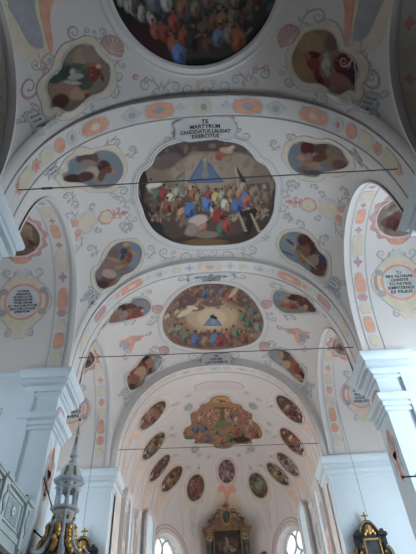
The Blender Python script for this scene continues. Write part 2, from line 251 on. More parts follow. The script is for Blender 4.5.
"scroll":{"M1L":[["bay0",-3.96,5.59,-0.79,0.33,1],["bay0",-3.96,5.59,0.56,0.12,-1],["bay0",-3.06,6.53,-0.26,-0.73,-1],["bay0",-3.35,7.3,-0.26,-0.47,1],["bay0",-4.19,7.96,-0.56,0.32,1],["bay0",-5.62,6.37,0.75,0.47,1]],"M1R":[["bay0",3.67,5.68,0.82,0.51,1],["bay0",3.13,6.99,0.37,-0.74,1],["bay0",4.18,7.87,0.64,0.1,-1],["bay0",5.55,6.33,-0.72,0.62,-1],["bay0",5.9,6.79,-0.65,0.47,1]],"F1":[["bay0",0.1,7.77,-0.93,-0.1,1],["bay0",0.18,7.78,0.92,-0.02,-1],["bay0",-1.72,7.87,-0.74,0.41,-1],["bay0",-1.6,7.88,0.71,0.17,1],["bay0",1.9,7.64,0.76,0.41,1],["bay0",1.82,7.64,-0.65,0.07,-1]],"M2L":[["bayA",-4.17,9.59,0.8,-0.16,1],["bayA",-3.4,10.64,0.28,0.59,-1],["bayA",-4.49,12.45,0.9,0.06,1],["bayA",-5.93,11.87,-0.32,0.61,-1],["bayA",-5.94,11.92,0.22,-0.46,1]],"M2R":[["bayA",4.03,10.01,-0.63,0.19,-1],["bayA",3.22,10.65,-0.24,0.52,1],["bayA",4.36,12.52,-0.68,0.04,-1],["bayA",4.75,12.3,0.39,-0.11,1],["bayA",5.86,11.89,0.41,-0.27,1]],"M3L":[["bayA",-4.26,14.57,0.63,0.2,1],["bayA",-3.29,16.33,0.5,0.62,-1],["bayA",-5.52,15.12,-0.13,0.68,-1],["bayA",-3.9,14.7,-0.39,0.6,-1]],"M3R":[["bayA",4.16,14.52,-0.49,0.24,-1],["bayA",3.06,15.76,-0.37,0.53,1],["bayA",5.42,15.2,0.21,0.61,1],["bayA",4.34,14.42,0.44,-0.26,1]],"F2":[["bayA",-1.13,9.72,-0.64,-0.43,1],["bayA",1.29,9.75,0.7,-0.39,-1],["bayA",-0.17,16.83,-1.39,0.04,1],["bayA",-0.06,16.84,1.39,-0.03,-1],["bayA",-1.76,16.69,-0.79,0.56,1],["bayA",1.65,16.66,0.83,0.35,-1]],"M4L":[["bayB",-3.93,18.92,0.76,-0.1,1],["bayB",-3.33,21.36,-0.57,-0.7,1],["bayB",-4.51,21.39,-0.71,0.34,-1],["bayB",-4.79,17.98,-0.56,0.08,-1]],"M4R":[["bayB",4.03,18.72,-0.9,-0.29,-1],["bayB",3.42,21.6,0.52,-0.69,-1],["bayB",4.36,21.84,0.7,0.35,1],["bayB",4.95,18.05,0.53,0.02,1]],"M5L":[["bayB",-4.02,24.38,0.59,0.16,1],["bayB",-3.28,25.23,-0.36,-0.8,-1],["bayB",-5.3,24.94,-0.55,-0.14,-1]],"M5R":[["bayB",4.04,24.42,-0.56,0.16,-1],["bayB",3.33,25.32,0.35,-0.8,1],["bayB",5.42,24.9,0.56,-0.32,1]],"F3":[["bayB",-1.1,18.14,-0.69,-0.38,1],["bayB",1.34,18.14,0.67,-0.48,-1],["bayB",-0.21,25.85,-1.47,0.05,-1],["bayB",0.33,25.89,1.46,0.04,1]]},
"an":{"shell1L":["bay0",-3.31,6.09,0.27,0.3],"shell1R":["bay0",3.3,6.03,-0.26,0.32],"shell4L":["bayB",-3.28,20.85,0.38,0.09],"shell4R":["bayB",3.38,20.89,-0.37,0.15],"shell5L":["bayB",-3.23,24.68,0.36,0.13],"shell5R":["bayB",3.4,24.73,-0.37,0.16],"tag1L":["bay0",-5.83,7.37,0.36,0.17],"tag1R":["bay0",5.74,7.39,-0.31,0.21],"tag2L":["bayA",-5.73,9.27,0.17,0.24],"tag2R":["bayA",5.79,9.55,0.41,0.51],"tag3L":["bayA",-5.76,16.35,0.41,0.17],"tag3R":["bayA",5.88,16.26,-0.36,0.19],"tag4L":["bayB",-5.86,19.49,-0.14,1.14],"tag4R":["bayB",5.86,18.87,0.44,1.11],"tag5L":["bayB",-5.59,25.74,0.33,0.12],"tag5R":["bayB",5.74,25.75,-0.32,0.15],"midAL":["bayA",-5.64,13.34,1.03,-0.16],"midAR":["bayA",5.63,13.28,-1.04,-0.13],"gemAL":["bayA",-4.06,13.58,0.32,-0.04],"gemAR":["bayA",4.0,13.45,-0.34,-0.0],"rndAL":["bayA",-4.84,13.5,0.92,-0.09],"rndAR":["bayA",4.82,13.4,-0.94,-0.04],"midBL":["bayB",-5.12,22.92,1.46,-0.16],"midBR":["bayB",5.31,22.86,-1.47,-0.19],"mid0L":["bay0",-5.69,5.03,0.83,0.47],"mid0R":["bay0",5.59,5.27,-0.52,0.43],"plqF2":["bayA",0.04,9.56,0.01,0.44],"plqF3":["bayB",0.06,18.34,0.01,0.44],"plqTD":["bayB",0.18,26.15,0.01,0.27],"plqC":["chancel",0.33,28.86,0.01,0.99],"rel1":["chancel",-1.96,31.01,0.04,0.87],"rel2":["chancel",2.77,31.08,-0.04,0.77],"rel3":["chancel",-1.73,35.42,0.21,0.51],"rel4":["chancel",2.65,35.54,-0.16,0.44],"carAL":["leftA",8.7,2.47,-0.03,0.61],"carAR":["rightA",8.75,2.44,0.08,0.61],"carBL":["leftB",8.49,2.48,-0.01,0.41],"carBR":["rightB",8.92,2.47,0.05,0.42],"medAL":["leftA",8.69,1.66,0.15,0.44],"medAR":["rightA",8.88,1.64,-0.11,0.39],"medBL":["leftB",7.58,1.49,0.14,0.63],"medBR":["rightB",6.59,0.39,-0.13,-0.43]}}
ARM_L = [(-6.50, 17.35, 8.63), (-6.99, 16.50, 8.30)]
ARM_L2 = [(-6.50, 17.09, 7.35), (-6.10, 17.30, 7.08)]
ARM_R = [(6.24, 16.73, 8.32), (6.60, 16.40, 8.19)]
# ======================= STRUCTURE =======================
XO = 11.6
def wall_quad(name, V, m=plaster): return struct(mesh(name, V, [tuple(range(len(V)))], m))
fl = MB(); fl.box((-XO-.3, -9, -.3), (XO+.3, 40.5, 0)); struct(fl.build('floor', stone))
xs = list(np.sin(np.linspace(-PI/2, PI/2, 61))*6.3)
for k in range(3):
    S = SURF['bay'+'0AB'[k]]; m_ = (S.a0+S.a1)/2
    ys = sorted(set([S.y0, S.y1]+[round(S.c+S.h*math.sin(t), 4) for t in np.linspace(-PI/2, PI/2, 61)]))
    ys = [y for y in ys if S.y0 <= y <= S.y1]
    V, Fc = grid(S, xs, ys); struct(mesh('ceiling', V, Fc, plaster, smooth=True))
    for sg, nm in ((-1, 'left'), (1, 'right')):
        B = SURF[nm+'0AB'[k]]
        V, Fc = grid(B, [6.3, 6.5, 7, 8, 9, 10, XO], list(np.linspace(0, PI, 49)))
        struct(mesh('ceiling', V, Fc, plaster, smooth=True))
V, Fc = grid(SURF['chancel'], list(np.linspace(-5.9, 6.4, 80)), list(np.linspace(27, 39.6, 80)))
# the chancel vault as rings from the crown line to the springing, so its edge is clean
CH = SURF['chancel']
def plan(ph, k=1.):      # springing curve of the apse, ph in degrees from the axis
    s_, c_ = math.sin(math.radians(ph)), math.cos(math.radians(ph)); y = YA+LA*abs(c_)*k
    return axis(y)+WA*k*sgnp(s_, 2/2.3), y
def ring_pt(ph, k):
    s_, c_ = math.sin(math.radians(ph)), math.cos(math.radians(ph)); q = k*k
    y = YA+LA*abs(c_)*k; x = axis(y)+WA*sgnp(s_, 2/2.3)*k**(2/2.3)
    return np.array([x, y, ZS+6.9*max(0, 1-k*k)**.435])
ks = [math.sin(t) for t in np.linspace(0, PI/2, 30)]; phs = list(np.linspace(-90, 90, 61))
V = [ring_pt(p, k) for k in ks for p in phs]; n = len(phs)
Fc = [(i*n+j, i*n+j+1, (i+1)*n+j+1, (i+1)*n+j) for i in range(len(ks)-1) for j in range(n-1)]
struct(mesh('ceiling', V, Fc, plaster, smooth=True))
ts = np.linspace(-1, 1, 61); V = []
for y in (27., 28, 29, 30):
    for t in ts:
        s_ = math.sin(t*PI/2); V.append((axis(y)+WA*sgnp(s_, 2/2.3), y, ZS+6.9*max(0, 1-s_*s_)**.435))
Fc = [(i*61+j, i*61+j+1, (i+1)*61+j+1, (i+1)*61+j) for i in range(3) for j in range(60)]
struct(mesh('ceiling', V, Fc, plaster, smooth=True))
# apse wall with two window openings, straight choir walls
WC, WH, ZC, RW = 43.5, 12.3, 11.75, 1.6
def arch_z(ph, sg):
    t = (abs(ph)-WC)/WH
    return ZC+RW*math.sqrt(max(0, 1-t*t))
cols = sorted(set([round(x, 3) for x in np.linspace(-90, 90, 61)]+[round(s*(WC+WH*math.sin(t)), 3) for s in (-1, 1) for t in np.linspace(-PI/2, PI/2, 15)]))
V = []; Fc = []
for i in range(len(cols)-1):
    a, b = cols[i], cols[i+1]; mid = (a+b)/2; inside = abs(abs(mid)-WC) < WH
    def q(z0a, z0b, z1a, z1b):
        xa, ya = plan(a); xb, yb = plan(b); n0 = len(V)
        V.extend([(xa, ya, z0a), (xb, yb, z0b), (xb, yb, z1b), (xa, ya, z1a)]); Fc.append((n0, n0+1, n0+2, n0+3))
    if inside:
        q(0, 0, 6, 6); q(arch_z(a, 0), arch_z(b, 0), ZS, ZS)
    else: q(0, 0, ZS, ZS)
struct(mesh('wall_apse', V, Fc, plaster))
for sg, nm in ((-1, 'wall_choir_left'), (1, 'wall_choir_right')):
    wall_quad(nm, [(axis(y)+sg*WA, y, z) for y, z in ((27, 0), (30, 0), (30, ZS), (27, ZS))])
# fill between rib and vaults, upright crescents
def crescent(y, a, b):      # a, b: half width, rise, exponent of the two curves
    T = np.linspace(-PI/2, PI/2, 61); V = []
    for w_, r_, e_ in (a, b):
        for t in T: x = w_*math.sin(t); V.append((x, y, ZS+r_*max(0, 1-abs(math.sin(t))**e_)**(1/e_)))
    struct(mesh('trim_1', V, [(i, i+1, 62+i, 61+i) for i in range(60)], plaster))
for k in range(1, 4):
    S = SURF['rib%d' % k]
    for y in (S.y0, S.y1):
        if k < 3: crescent(y, (6.3, 6.95, 2.4), (6.3, 7.25, 2.4))
        elif y < 26.5: crescent(y, (5.9, 6.7, 2.4), (6.3, 7.25, 2.4))
        else: crescent(y, (5.9, 6.7, 2.4), (5.93, 6.95, 2.3))
# outer walls; unseen west end coloured dark to soak up light
for sg, nm in ((-1, 'wall_left'), (1, 'wall_right')):
    m_ = MB(); m_.box((sg*XO, -9, 0), (sg*(XO+.3), 28, 20)) if sg > 0 else m_.box((-XO-.3, -9, 0), (-XO, 28, 20)); struct(m_.build(nm, plaster))
wall_quad('wall_west', [(-XO, -9, 0), (XO, -9, 0), (XO, -9, 21), (-XO, -9, 21)], loft)
V = [(x, y, ribz(x, 6.3, 7.2)) for y in (-9, .05) for x in xs]; n = len(xs)
struct(mesh('ceiling', V, [(i, i+1, n+i+1, n+i) for i in range(n-1)], loft, smooth=True))
fl = MB(); fl.box((-6.3, -9, 6.0), (6.3, -1.5, 6.3)); fl.box((-6.3, -1.7, 6.3), (6.3, -1.5, 7.3)); tag(fl.build('added_organ_loft', loft), 'unseen dark organ loft added behind the viewer to absorb light', 'organ loft')  # loft added out of view to keep light off the near vault
for sg, nm in ((-1, 'wall_gallery_left'), (1, 'wall_gallery_right')): wall_quad(nm, [(sg*6.3, -9, 0), (sg*6.3, .5, 0), (sg*6.3, .5, ZS), (sg*6.3, -9, ZS)], loft)

# ---------------- piers with their cornices ----------------
ENT = [(10.84, 0), (10.86, .09), (10.98, .09), (10.99, .05), (11.04, .05), (11.05, .12), (11.2, .12), (11.21, .07), (11.25, .07), (11.3, .22), (11.42, .28), (11.54, .28), (11.55, .02), (12.3, .02),
       (12.32, .12), (12.43, .13), (12.44, .07), (12.5, .07), (12.51, .15), (12.64, .24), (12.7, .24), (12.71, .17), (12.77, .17), (12.78, .36), (12.96, .36), (12.97, .3), (13.03, .3), (13.05, .38), (13.18, .47), (13.28, .5), (13.4, .5)]
def ringed(prof, x0, x1, y0, y1, sg, ret=1):
    V = []
    for z, o in prof:
        V += [(sg*(x0-o), y0-o, z), (sg*(x1+o*ret), y0-o, z), (sg*(x1+o*ret), y1+o, z), (sg*(x0-o), y1+o, z)]
    k = len(prof); Fc = [(i*4+j, i*4+(j+1) % 4, i*4+4+(j+1) % 4, i*4+4+j) for i in range(k-1) for j in range(4)]
    Fc += [(0, 1, 2, 3), tuple((k-1)*4+j for j in range(4))]
    return V, Fc
PN = {-1: 'left', 1: 'right'}
PDESC = [('behind the viewer', 'hidden'), ('nearest the viewer, only its cornice tip in view', ''), ('halfway down the nave', ''), ('flanking the choir arch', '')]
PIER = {}
for i, (ya0, ya1) in enumerate(PIERS+[(26.22, 28.0)]):
    y0, y1 = ya0, ya1
    x0 = 6.5 if i < 3 else 5.98
    for sg in (-1, 1):
        lab = {0: 'white %s wall pier behind the viewer beside the added organ loft', 1: 'white %s wall pier nearest the viewer, only its cornice corner in view',
               2: 'white %s wall pier with stepped cornice midway along the nave', 3: 'pale blue white %s wall beside the choir arch, with a side altar'}[i] % PN[sg]
        t = thing('wall_pier', lab, 'pier', (sg*8.5, (y0+y1)/2, 0), 'wall piers of the nave'); PIER[i, sg] = t
        yr0, yr1 = ya0, ya1
        if i < 3: y0 = ya0+.24; y1 = ya1-.24
        x1, e_, r_ = (7.68, 0, 1) if i < 3 else (XO, 0, 0)
        V, Fc = ringed([(0, .12), (.9, .12), (1., 0), (10.84, 0)] if i < 3 else [(0, .12), (.9, .12), (1., 0), (12.3, 0)], x0, x1, y0-e_, y1+e_, sg, r_); mesh('shaft', V, Fc, pierwhite, t)
        V, Fc = ringed(ENT if i < 3 else [(z, o*.68) for z, o in ENT[13:]], x0, x1, y0-e_, y1+e_, sg, r_); mesh('entablature', V, Fc, pierwhite, t)
        if i < 3:
            V, Fc = ringed([(0, -.105), (13.3, -.105), (13.395, .013)], x1-.3, XO, yr0, yr1, sg, 0); mesh('rear_wall', V, Fc, pierwhite, t)
            S_ = Plane((sg*9.6, yr0+.1, 0), (1, 0, 0))
            ch = Chart(S_, 0, 7.2, (0, 0, 1), (0, 10, 8)); mb = MB()
            for q in ([(-1., 4.6), (-1., -5)], [(-1., -5), (2, -5)], [(-1., 4.6), (2, 4.6)]): ribbon(mb, ch, catmull([(sg*a, b) for a, b in q], 3, False), .03, .012)
            mb.build('panel_line', [greyline], t)
        if i in (1, 2):
            def pnt(mb, S_, c, pts, h, mi, up=(0, 0, 1)):
                ch = Chart(S_, *c, up, (0, 14, 12)); fill(mb, ch, pts, h, mi, 2)
            S_ = Plane((sg*(x0-.001), (y0+y1)/2, 0), (0, 1, 0)); mb = MB()
            pts = [(.34*math.cos(a)*(1+.12*math.cos(5*a)), .75*math.sin(a)*(1+.1*math.cos(4*a))) for a in np.linspace(0, 2*PI, 36, endpoint=False)]
            pts = [(a*.9, b*.75) for a, b in pts]; pnt(mb, S_, (0, 9.85), pts, .012, 0)
            pnt(mb, S_, (0, 9.9), [(a*.6, b*.6) for a, b in pts], .02, 1)
            pnt(mb, S_, (0, 10.1), [(a*.28, b*.25) for a, b in pts], .028, 2)
            tail = [(-.22, .3), (.22, .3), (.12, 0), (.16, -.2), (.09, -.4), (.15, -.55), (0, -.75), (-.15, -.55), (-.09, -.4), (-.16, -.2), (-.12, 0)]
            pnt(mb, S_, (0, 9.2), catmull(tail, 3), .012, 0)
            for q in (-1, 1):
                ch = Chart(S_, 0, 9.2, (0, 0, 1), (0, 14, 12)); ribbon(mb, ch, [(q*(.38+.08*math.sin(k*.9)), .8-k*.17) for k in range(8)], .05, .012, 3)
            mb.build('painted_ornament', [peach, greyorn, rosy, greyorn], t)
            mb = MB(); S2 = Plane((sg*(x0-.022), (y0+y1)/2, 0), (0, 1, 0))
            pnt(mb, S2, (0, 11.8), [(.55*math.cos(a), .32*math.sin(a)) for a in np.linspace(0, 2*PI, 20, endpoint=False)], .012, 0)
            mb.build('frieze_panel', [rosy], t)

# ---------------- transverse arches with painted soffits ----------------
def blob(w, h, kind, n=28):
    P = []
    for a in np.linspace(0, 2*PI, n, endpoint=False):
        c, s = math.cos(a), math.sin(a)
        if kind == 'round': P.append((w/2*c, h/2*s))
        elif kind == 'oblong': P.append((w/2*sgnp(c, .45), h/2*sgnp(s, .6)))
        elif kind == 'ornate': P.append((w/2*sgnp(c, .5)*(1+.07*math.cos(6*a)), h/2*sgnp(s, .55)*(1+.12*math.cos(8*a))))
        elif kind == 'lobed': P.append((w/2*c*(1+.13*math.cos(6*a)), h/2*s*(1+.13*math.cos(6*a))))
        elif kind == 'diamond': P.append((w/2*sgnp(c, 1.7), h/2*sgnp(s, 1.7)))
        elif kind == 'star': r = 1+.3*math.cos(4*a); P.append((w/2*c*r/1.3, h/2*s*r/1.3))
        elif kind == 'shield': P.append((w/2*sgnp(c, .6)*(1-.25*s), h/2*sgnp(s, .8)))
    return P
def field(parent, S, u, v, up, w, h, kind, col, name='painted_panel', edge=palegrey, inner=None, motif=True, inside=(0, 14, 6)):
    ch = Chart(S, u, v, up, inside); mb = MB()
    P = blob(w, h, kind); fill(mb, ch, [(a*1.16, b*1.12) for a, b in P], .010, 0, 3)
    fill(mb, ch, P, .018, 1, 3); ms = [edge, col]
    if inner:
        fill(mb, ch, [(a*.38, b*.45) for a, b in blob(w, h, 'lobed')], .026, 2, 2); ms.append(inner)
    o = mb.build(name, ms, parent); return o
RL = {1: [(0, .62, .62, 'round', cream, slate), (.95, .35, .4, 'star', palegrey, None), (1.8, 1.15, .6, 'ornate', peach, slate), (2.9, .8, .55, 'diamond', palegrey, greyorn), (4.25, 1.15, .56, 'ornate', peach, cream),
          (5.02, .5, .52, 'round', palegrey, rosy), (5.38, .55, .54, 'round', peach, None), (5.72, .7, .5, 'oblong', cream, None), (5.95, .5, .4, 'lobed', peach, rosy), (6.13, .95, .5, 'oblong', cream, None), (6.22, .5, .36, 'lobed', peach, cream)],
      2: [(0, 1.15, .55, 'oblong', palepeach, greyorn), (1.1, .5, .5, 'star', palegrey, greyorn), (1.8, .5, .34, 'round', cream, None), (2.7, .8, .5, 'diamond', palegrey, greyorn), (3.3, .4, .4, 'star', palegrey, None), (4.12, 1.35, .5, 'oblong', peach, palepeach),
          (4.8, .55, .45, 'lobed', palepeach, peach), (5.12, .5, .46, 'round', palegrey, None), (5.55, 1.0, .5, 'oblong', rosy, None), (5.88, .8, .46, 'lobed', palegrey, None), (6.1, .9, .46, 'oblong', cream, None)],
      3: [(0, .8, .4, 'oblong', palegrey, greyorn), (.85, .55, .42, 'shield', palepeach, None), (1.9, .8, .36, 'diamond', palegrey, greyorn), (2.9, .8, .36, 'oblong', cream, None), (3.55, .6, .36, 'lobed', palegrey, palepeach), (4.2, .8, .4, 'oblong', palepeach, None),
          (4.75, .8, .36, 'diamond', palegrey, None), (5.15, .7, .4, 'lobed', palepeach, None), (5.45, .7, .36, 'oblong', palegrey, None), (5.68, .7, .36, 'oblong', cream, None)]}
RIBLAB = {1: 'nearest decorated transverse arch across the vault, peach and cream painted panels', 2: 'second decorated transverse arch, between the two large nave frescoes and over the middle piers', 3: 'choir arch, narrow painted band in front of the apse vault'}
for k in (1, 2, 3):
    S = SURF['rib%d' % k]; cy = (S.y0+S.y1)/2
    t = thing('transverse_arch', RIBLAB[k], 'arch', (0, cy, ZS), 'transverse arches')
    X = [S.a*math.sin(a) for a in np.linspace(-PI/2, PI/2, 81)]
    V, Fc = grid(S, X, [S.y0, cy, S.y1]); mesh('soffit', V, Fc, plaster, t, True)
    for e, w_ in ((.02, .04), (S.y1-S.y0-.02, .04)):
        V = []
        for x in X:
            z = ribz(x, S.a, S.h); nx, nz = -x/7.5, -1.; l = math.hypot(nx, nz)
            for dy, h in ((-w_/2, 0), (-w_/2, .035), (w_/2, .035), (w_/2, 0)): V.append((x+nx/l*h, S.y0+e+dy, z+nz/l*h))
        mesh('moulding', V, [(i*4+j, i*4+j+1, i*4+j+5, i*4+j+4) for i in range(80) for j in range(3)], greyline, t)
    for u, w_, h_, kd, col, inn in RL[k]:
        if k == 3: h_ *= .9
        for sg in ((1,) if u == 0 else (-1, 1)): field(t, S, sg*u, cy, (0, -1, 0), w_, h_*1.05, kd, col, inner=inn)
# ---------------- side arches: white edge, painted band of panels ----------------
SL = {'A': [(.35, .9, .5, 'oblong', cream), (.62, .45, .4, 'lobed', peach), (.9, .8, .5, 'oblong', cream), (1.12, .3, .35, 'star', rosy), (1.33, .75, .5, 'oblong', cream), (1.48, .28, .3, 'star', rosy), (1.62, .72, .42, 'oblong', peach), (1.8, .34, .35, 'star', rosy), (2.0, .95, .5, 'oblong', cream), (2.2, .5, .4, 'star', rosy), (2.44, .95, .48, 'shield', peach), (2.6, .38, .45, 'lobed', rosy), (2.72, .5, .5, 'lobed', cream), (2.88, .8, .44, 'oblong', peach), (3.03, .55, .42, 'round', cream)],
      'B': [(.3, .8, .4, 'oblong', cream), (.5, .3, .3, 'diamond', peach), (.8, .8, .4, 'oblong', cream), (1.1, .4, .32, 'star', peach), (1.4, .8, .4, 'oblong', cream), (1.62, .34, .32, 'star', peach), (1.85, .8, .42, 'oblong', cream), (2.06, .42, .4, 'star', peach), (2.22, .6, .42, 'oblong', cream), (2.38, .42, .34, 'lobed', peach), (2.53, .6, .42, 'oblong', cream), (2.69, .8, .42, 'shield', peach), (2.85, .55, .44, 'round', peach), (2.98, .6, .46, 'lobed', cream)],
      '0': [(.9, .8, .5, 'oblong', cream), (1.2, .4, .4, 'star', peach), (1.55, .95, .52, 'oblong', cream), (1.85, .42, .42, 'star', peach), (2.1, .9, .5, 'lobed', cream), (2.32, .4, .4, 'star', peach), (2.55, .95, .5, 'oblong', cream), (2.78, .5, .44, 'star', peach), (2.98, .7, .5, 'lobed', cream)]}
for k in '0AB':
    for sg in (-1, 1):
        S = SURF[PN[sg]+k]
        t = thing('side_arch', {'0': 'painted %s side arch nearest the viewer at the picture edge', 'A': 'painted %s side arch before the middle pier, peach and cream panels', 'B': 'narrow painted %s side arch beyond the middle pier, next to the choir'}[k] % PN[sg],
                  'arch', (sg*6.9, S.c, ZS), 'side arches of the nave')
        vs = np.linspace(.02, PI-.02, 61)
        for u, w_, h, mm, nm in ((6.31, .16, .07, stucco, 'edge_moulding'), (6.56, .025, .02, greyline, 'border_line'), (7.24, .03, .02, greyline, 'border_line')):
            V = []
            for v in vs:
                ju, jv = jac(S, u, v); nn = np.cross(ju, jv); nn /= np.linalg.norm(nn)
                if nn@(np.array([sg*6.9, S.c, 14.])-S.P(u, v)) < 0: nn = -nn
                for du, hh in ((-w_/2, 0), (-w_/2, h), (w_/2, h), (w_/2, 0)): V.append(S.P(u+du, v)+nn*hh)
            mesh(nm, V, [(i*4+j, i*4+j+1, i*4+j+5, i*4+j+4) for i in range(60) for j in range(3)], mm, t)
        for v, L, W_, kd, col in SL[k]:
            field(t, S, 6.89, v, (0, -1, .01) if abs(v-PI/2) < .8 else (0, 0, 1), W_*.95, L, 'oblong' if kd == 'oblong' else kd, col, inside=(sg*6.9, S.c, 14))
# ---------------- windows ----------------
def window(n, S_, u, z0, z1, w_, day, warm=False, bars=True, parent=None, rings=False, inside=(0, 14, 8)):
    """arched window in the plane S_: white frame, glazing, panes bright with daylight"""
    nm_ = 'daylight %.1f' % day; em = bpy.data.materials.get(nm_) or mat(nm_, (1., .985, .96) if warm else (.74, .89, 1.0), .5, emit=day)
    zc = z1-w_/2
    out = [(-w_/2, z0), (w_/2, z0)]+[(w_/2*math.cos(a), zc+w_/2*math.sin(a)) for a in np.linspace(0, PI, 17)]
    ch = Chart(S_, u, (z0+z1)/2, (0, 0, 1), inside); zm = (z0+z1)/2; o2 = [(a, b-zm) for a, b in out]
    t = MB(); fill(t, ch, o2, .03, 0, 3); p = t.build('window_%d' % n, em); struct(p)
    f = MB(); sweep(f, ch, o2, [(-.08, .0), (-.08, .16), (.14, .16), (.14, 0)]); fo = f.build('window_frame', stucco, p)
    if bars:
        b = MB()
        for a in (-w_/6, w_/6): b.tube([ch.at(a, z0-zm, .06), ch.at(a, z1-zm-.3, .06)], .02, 4)
        for k in range(1, int(z1-z0)): b.tube([ch.at(-w_/2, z0+k-zm, .06), ch.at(w_/2, z0+k-zm, .06)], .02, 4)
        b.build('glazing_bar', greyline, p)
    if rings:
        b = MB()
        def circ(cx, cz, r): b.tube([ch.at(cx+r*math.cos(a), cz-zm+r*math.sin(a), .09) for a in np.linspace(0, 2*PI, 25)], .085, 6)
        r = w_/4
        for k in range(4):
            for q in (-1, 1): circ(q*r*1.0, zc+.62-k*2*r, r)
        for k in range(4): b.tube([ch.at(0, zc+.62-(k-.5)*2*r-.15, .09), ch.at(0, zc+.62-(k-.5)*2*r+.15, .09)], .05, 6)
        for q in (-1, 1): b.tube([ch.at(q*.03, zc+.62-.5, .09), ch.at(q*.02, z1-zm+zm, .09) if 0 else ch.at(0, zc+w_/2-zm, .09)], .05, 6)
        b.build('tracery', greyline, p)
    return p
wn = 1
for k in '0AB':
    for sg in (-1, 1):
        S = SURF[PN[sg]+k]; window(wn, Plane((sg*(XO-.01), S.c, 0), (0, 1, 0)), 0, 5., 13.2 if k != '0' else 11, 3.2, DAY[k, sg], inside=(0, S.c, 8)); wn += 1
window(wn, Plane((0, -8.98, 0), (1, 0, 0)), 0, 9., 15, 3.2, DAY_WEST, inside=(0, 0, 8)); wn += 1
for sg in (-1, 1):
    x, y = plan(sg*WC); xa, ya = plan(sg*(WC-WH)); xb, yb = plan(sg*(WC+WH))
    d = np.array([xb-xa, yb-ya, 0]); L = np.linalg.norm(d); d /= L; nrm = np.array([d[1], -d[0], 0]); mid = np.array([(xa+xb)/2, (ya+yb)/2, 0])
    if nrm@(mid-np.array([0, 30, 0])) < 0: nrm = -nrm
    org = mid+nrm*.8
    win = window(wn, Plane(org, d), 0, 6.3, ZC+1.42, 2.8, DAY_APSE, bars=False, rings=True, inside=(0, 28, 8)); wn += 1
    V = []
    pts = []
    A_ = [(WC-WH*math.cos(a), ZC+RW*math.sin(a)) for a in np.linspace(0, PI, 15)]
    A_ = [(WC-WH, 6)]+A_+[(WC+WH, 6)]
    I_ = [(-1.46*math.cos(a), ZC+1.46*math.sin(a)) for a in np.linspace(0, PI, 15)]; I_ = [(-1.46, 6.2)]+I_+[(1.46, 6.2)]
    for (ph, z), (a, zz) in zip(A_, I_):
        x, y = plan(sg*ph); V += [(x, y, z), tuple(org+d*a+np.array([0, 0, zz]))]
    n = len(A_); mesh('embrasure', V, [(i*2, i*2+1, i*2+3, i*2+2) for i in range(n-1)]+[(0, 1, 2*n-1, 2*n-2)], stucco, win)
    mb = MB()      # two thin painted lines round the opening
    for e, w_ in ((.28, .05), (.5, .07)):
        V = []
        for a in np.linspace(-.15, PI+.15, 31):
            for ee, h in ((e, 0), (e, .04), (e+w_, .04), (e+w_, 0)):
                ph = WC-(WH+ee*6.6)*math.cos(a); z = ZC+(RW+ee)*math.sin(a)
                if z <= ZS: x, y = plan(sg*ph)
                else:
                    kk = math.sqrt(max(0, 1-((z-ZS)/6.9)**(1/.435))); p_ = ring_pt(sg*ph, kk); x, y = p_[0], p_[1]
                c_ = np.array([x, y, z]); iw = np.array([.4, 30, 12])-c_; iw /= np.linalg.norm(iw); V.append(c_+iw*(h+.01))
        mb.add(V, [(i*4+j, i*4+j+1, i*4+j+5, i*4+j+4) for i in range(30) for j in range(3)])
    mb.build('painted_line', rosy, win)
    for j, (yy, zt) in enumerate(((30.6, 14.0), (34.0, 14.0))):
        if j == 0: o_ = (axis(yy)+sg*(WA-.06), yy, 0); dd = (0, 1, 0)
        else:
            p0 = plan(sg*70); p1 = plan(sg*62); o_ = ((p0[0]+p1[0])/2-sg*.25, (p0[1]+p1[1])/2, 0); dd = np.array([p1[0]-p0[0], p1[1]-p0[1], 0]); dd /= np.linalg.norm(dd)
        window(wn, Plane(o_, dd), 0, 8., zt-.3, 1.3, DAY_CHOIR, bars=False, inside=(0, 30, 8)); wn += 1
    S_ = Plane((axis(29)+sg*(WA-.02), 29.2, 0), (0, 1, 0)); window(wn, S_, 0, 2.5, 9.3, 2.6, FILL_CHOIR_LOW, warm=True, inside=(0, 29, 6)); wn += 1  # unseen window added low in the wall to brighten the choir vault
    for yy in (28.9, 32.4):     # pilasters between the choir windows
        t = thing('choir_pilaster', 'slim white pilaster with painted front on the %s choir wall, %s' % (PN[sg], 'next to the choir arch' if yy < 30 else 'further towards the apse window'), 'pilaster', (axis(yy)+sg*WA, yy, 0), 'choir pilasters')
        mb = MB(); xx = axis(yy)+sg*(WA-.0); a, b = sorted((xx+sg*.1, xx-sg*.22)); mb.box((a, yy-.45, 0), (b, yy+.45, 12.3)); mb.build('shaft', plaster, t)
        mb = MB()
        for z0, z1, o in ((12.3, 12.45, .06), (12.45, 12.75, .02), (12.75, 12.9, .08), (12.9, 13.1, .13), (13.1, 13.25, .18)): mb.box((a-(o if sg > 0 else 0), yy-.45-o, z0), (b+(0 if sg > 0 else o), yy+.45+o, z1))
        mb.build('capital', stucco, t)
        S_ = Plane((xx-sg*.221, yy, 0), (0, 1, 0)); field(t, S_, 0, 11.3, (0, 0, 1), .5, 1.5, 'oblong', slate, name='painted_panel', inside=(0, yy, 11)); field(t, S_, 0, 9.6, (0, 0, 1), .4, 1.1, 'ornate', peach, inside=(0, yy, 11))

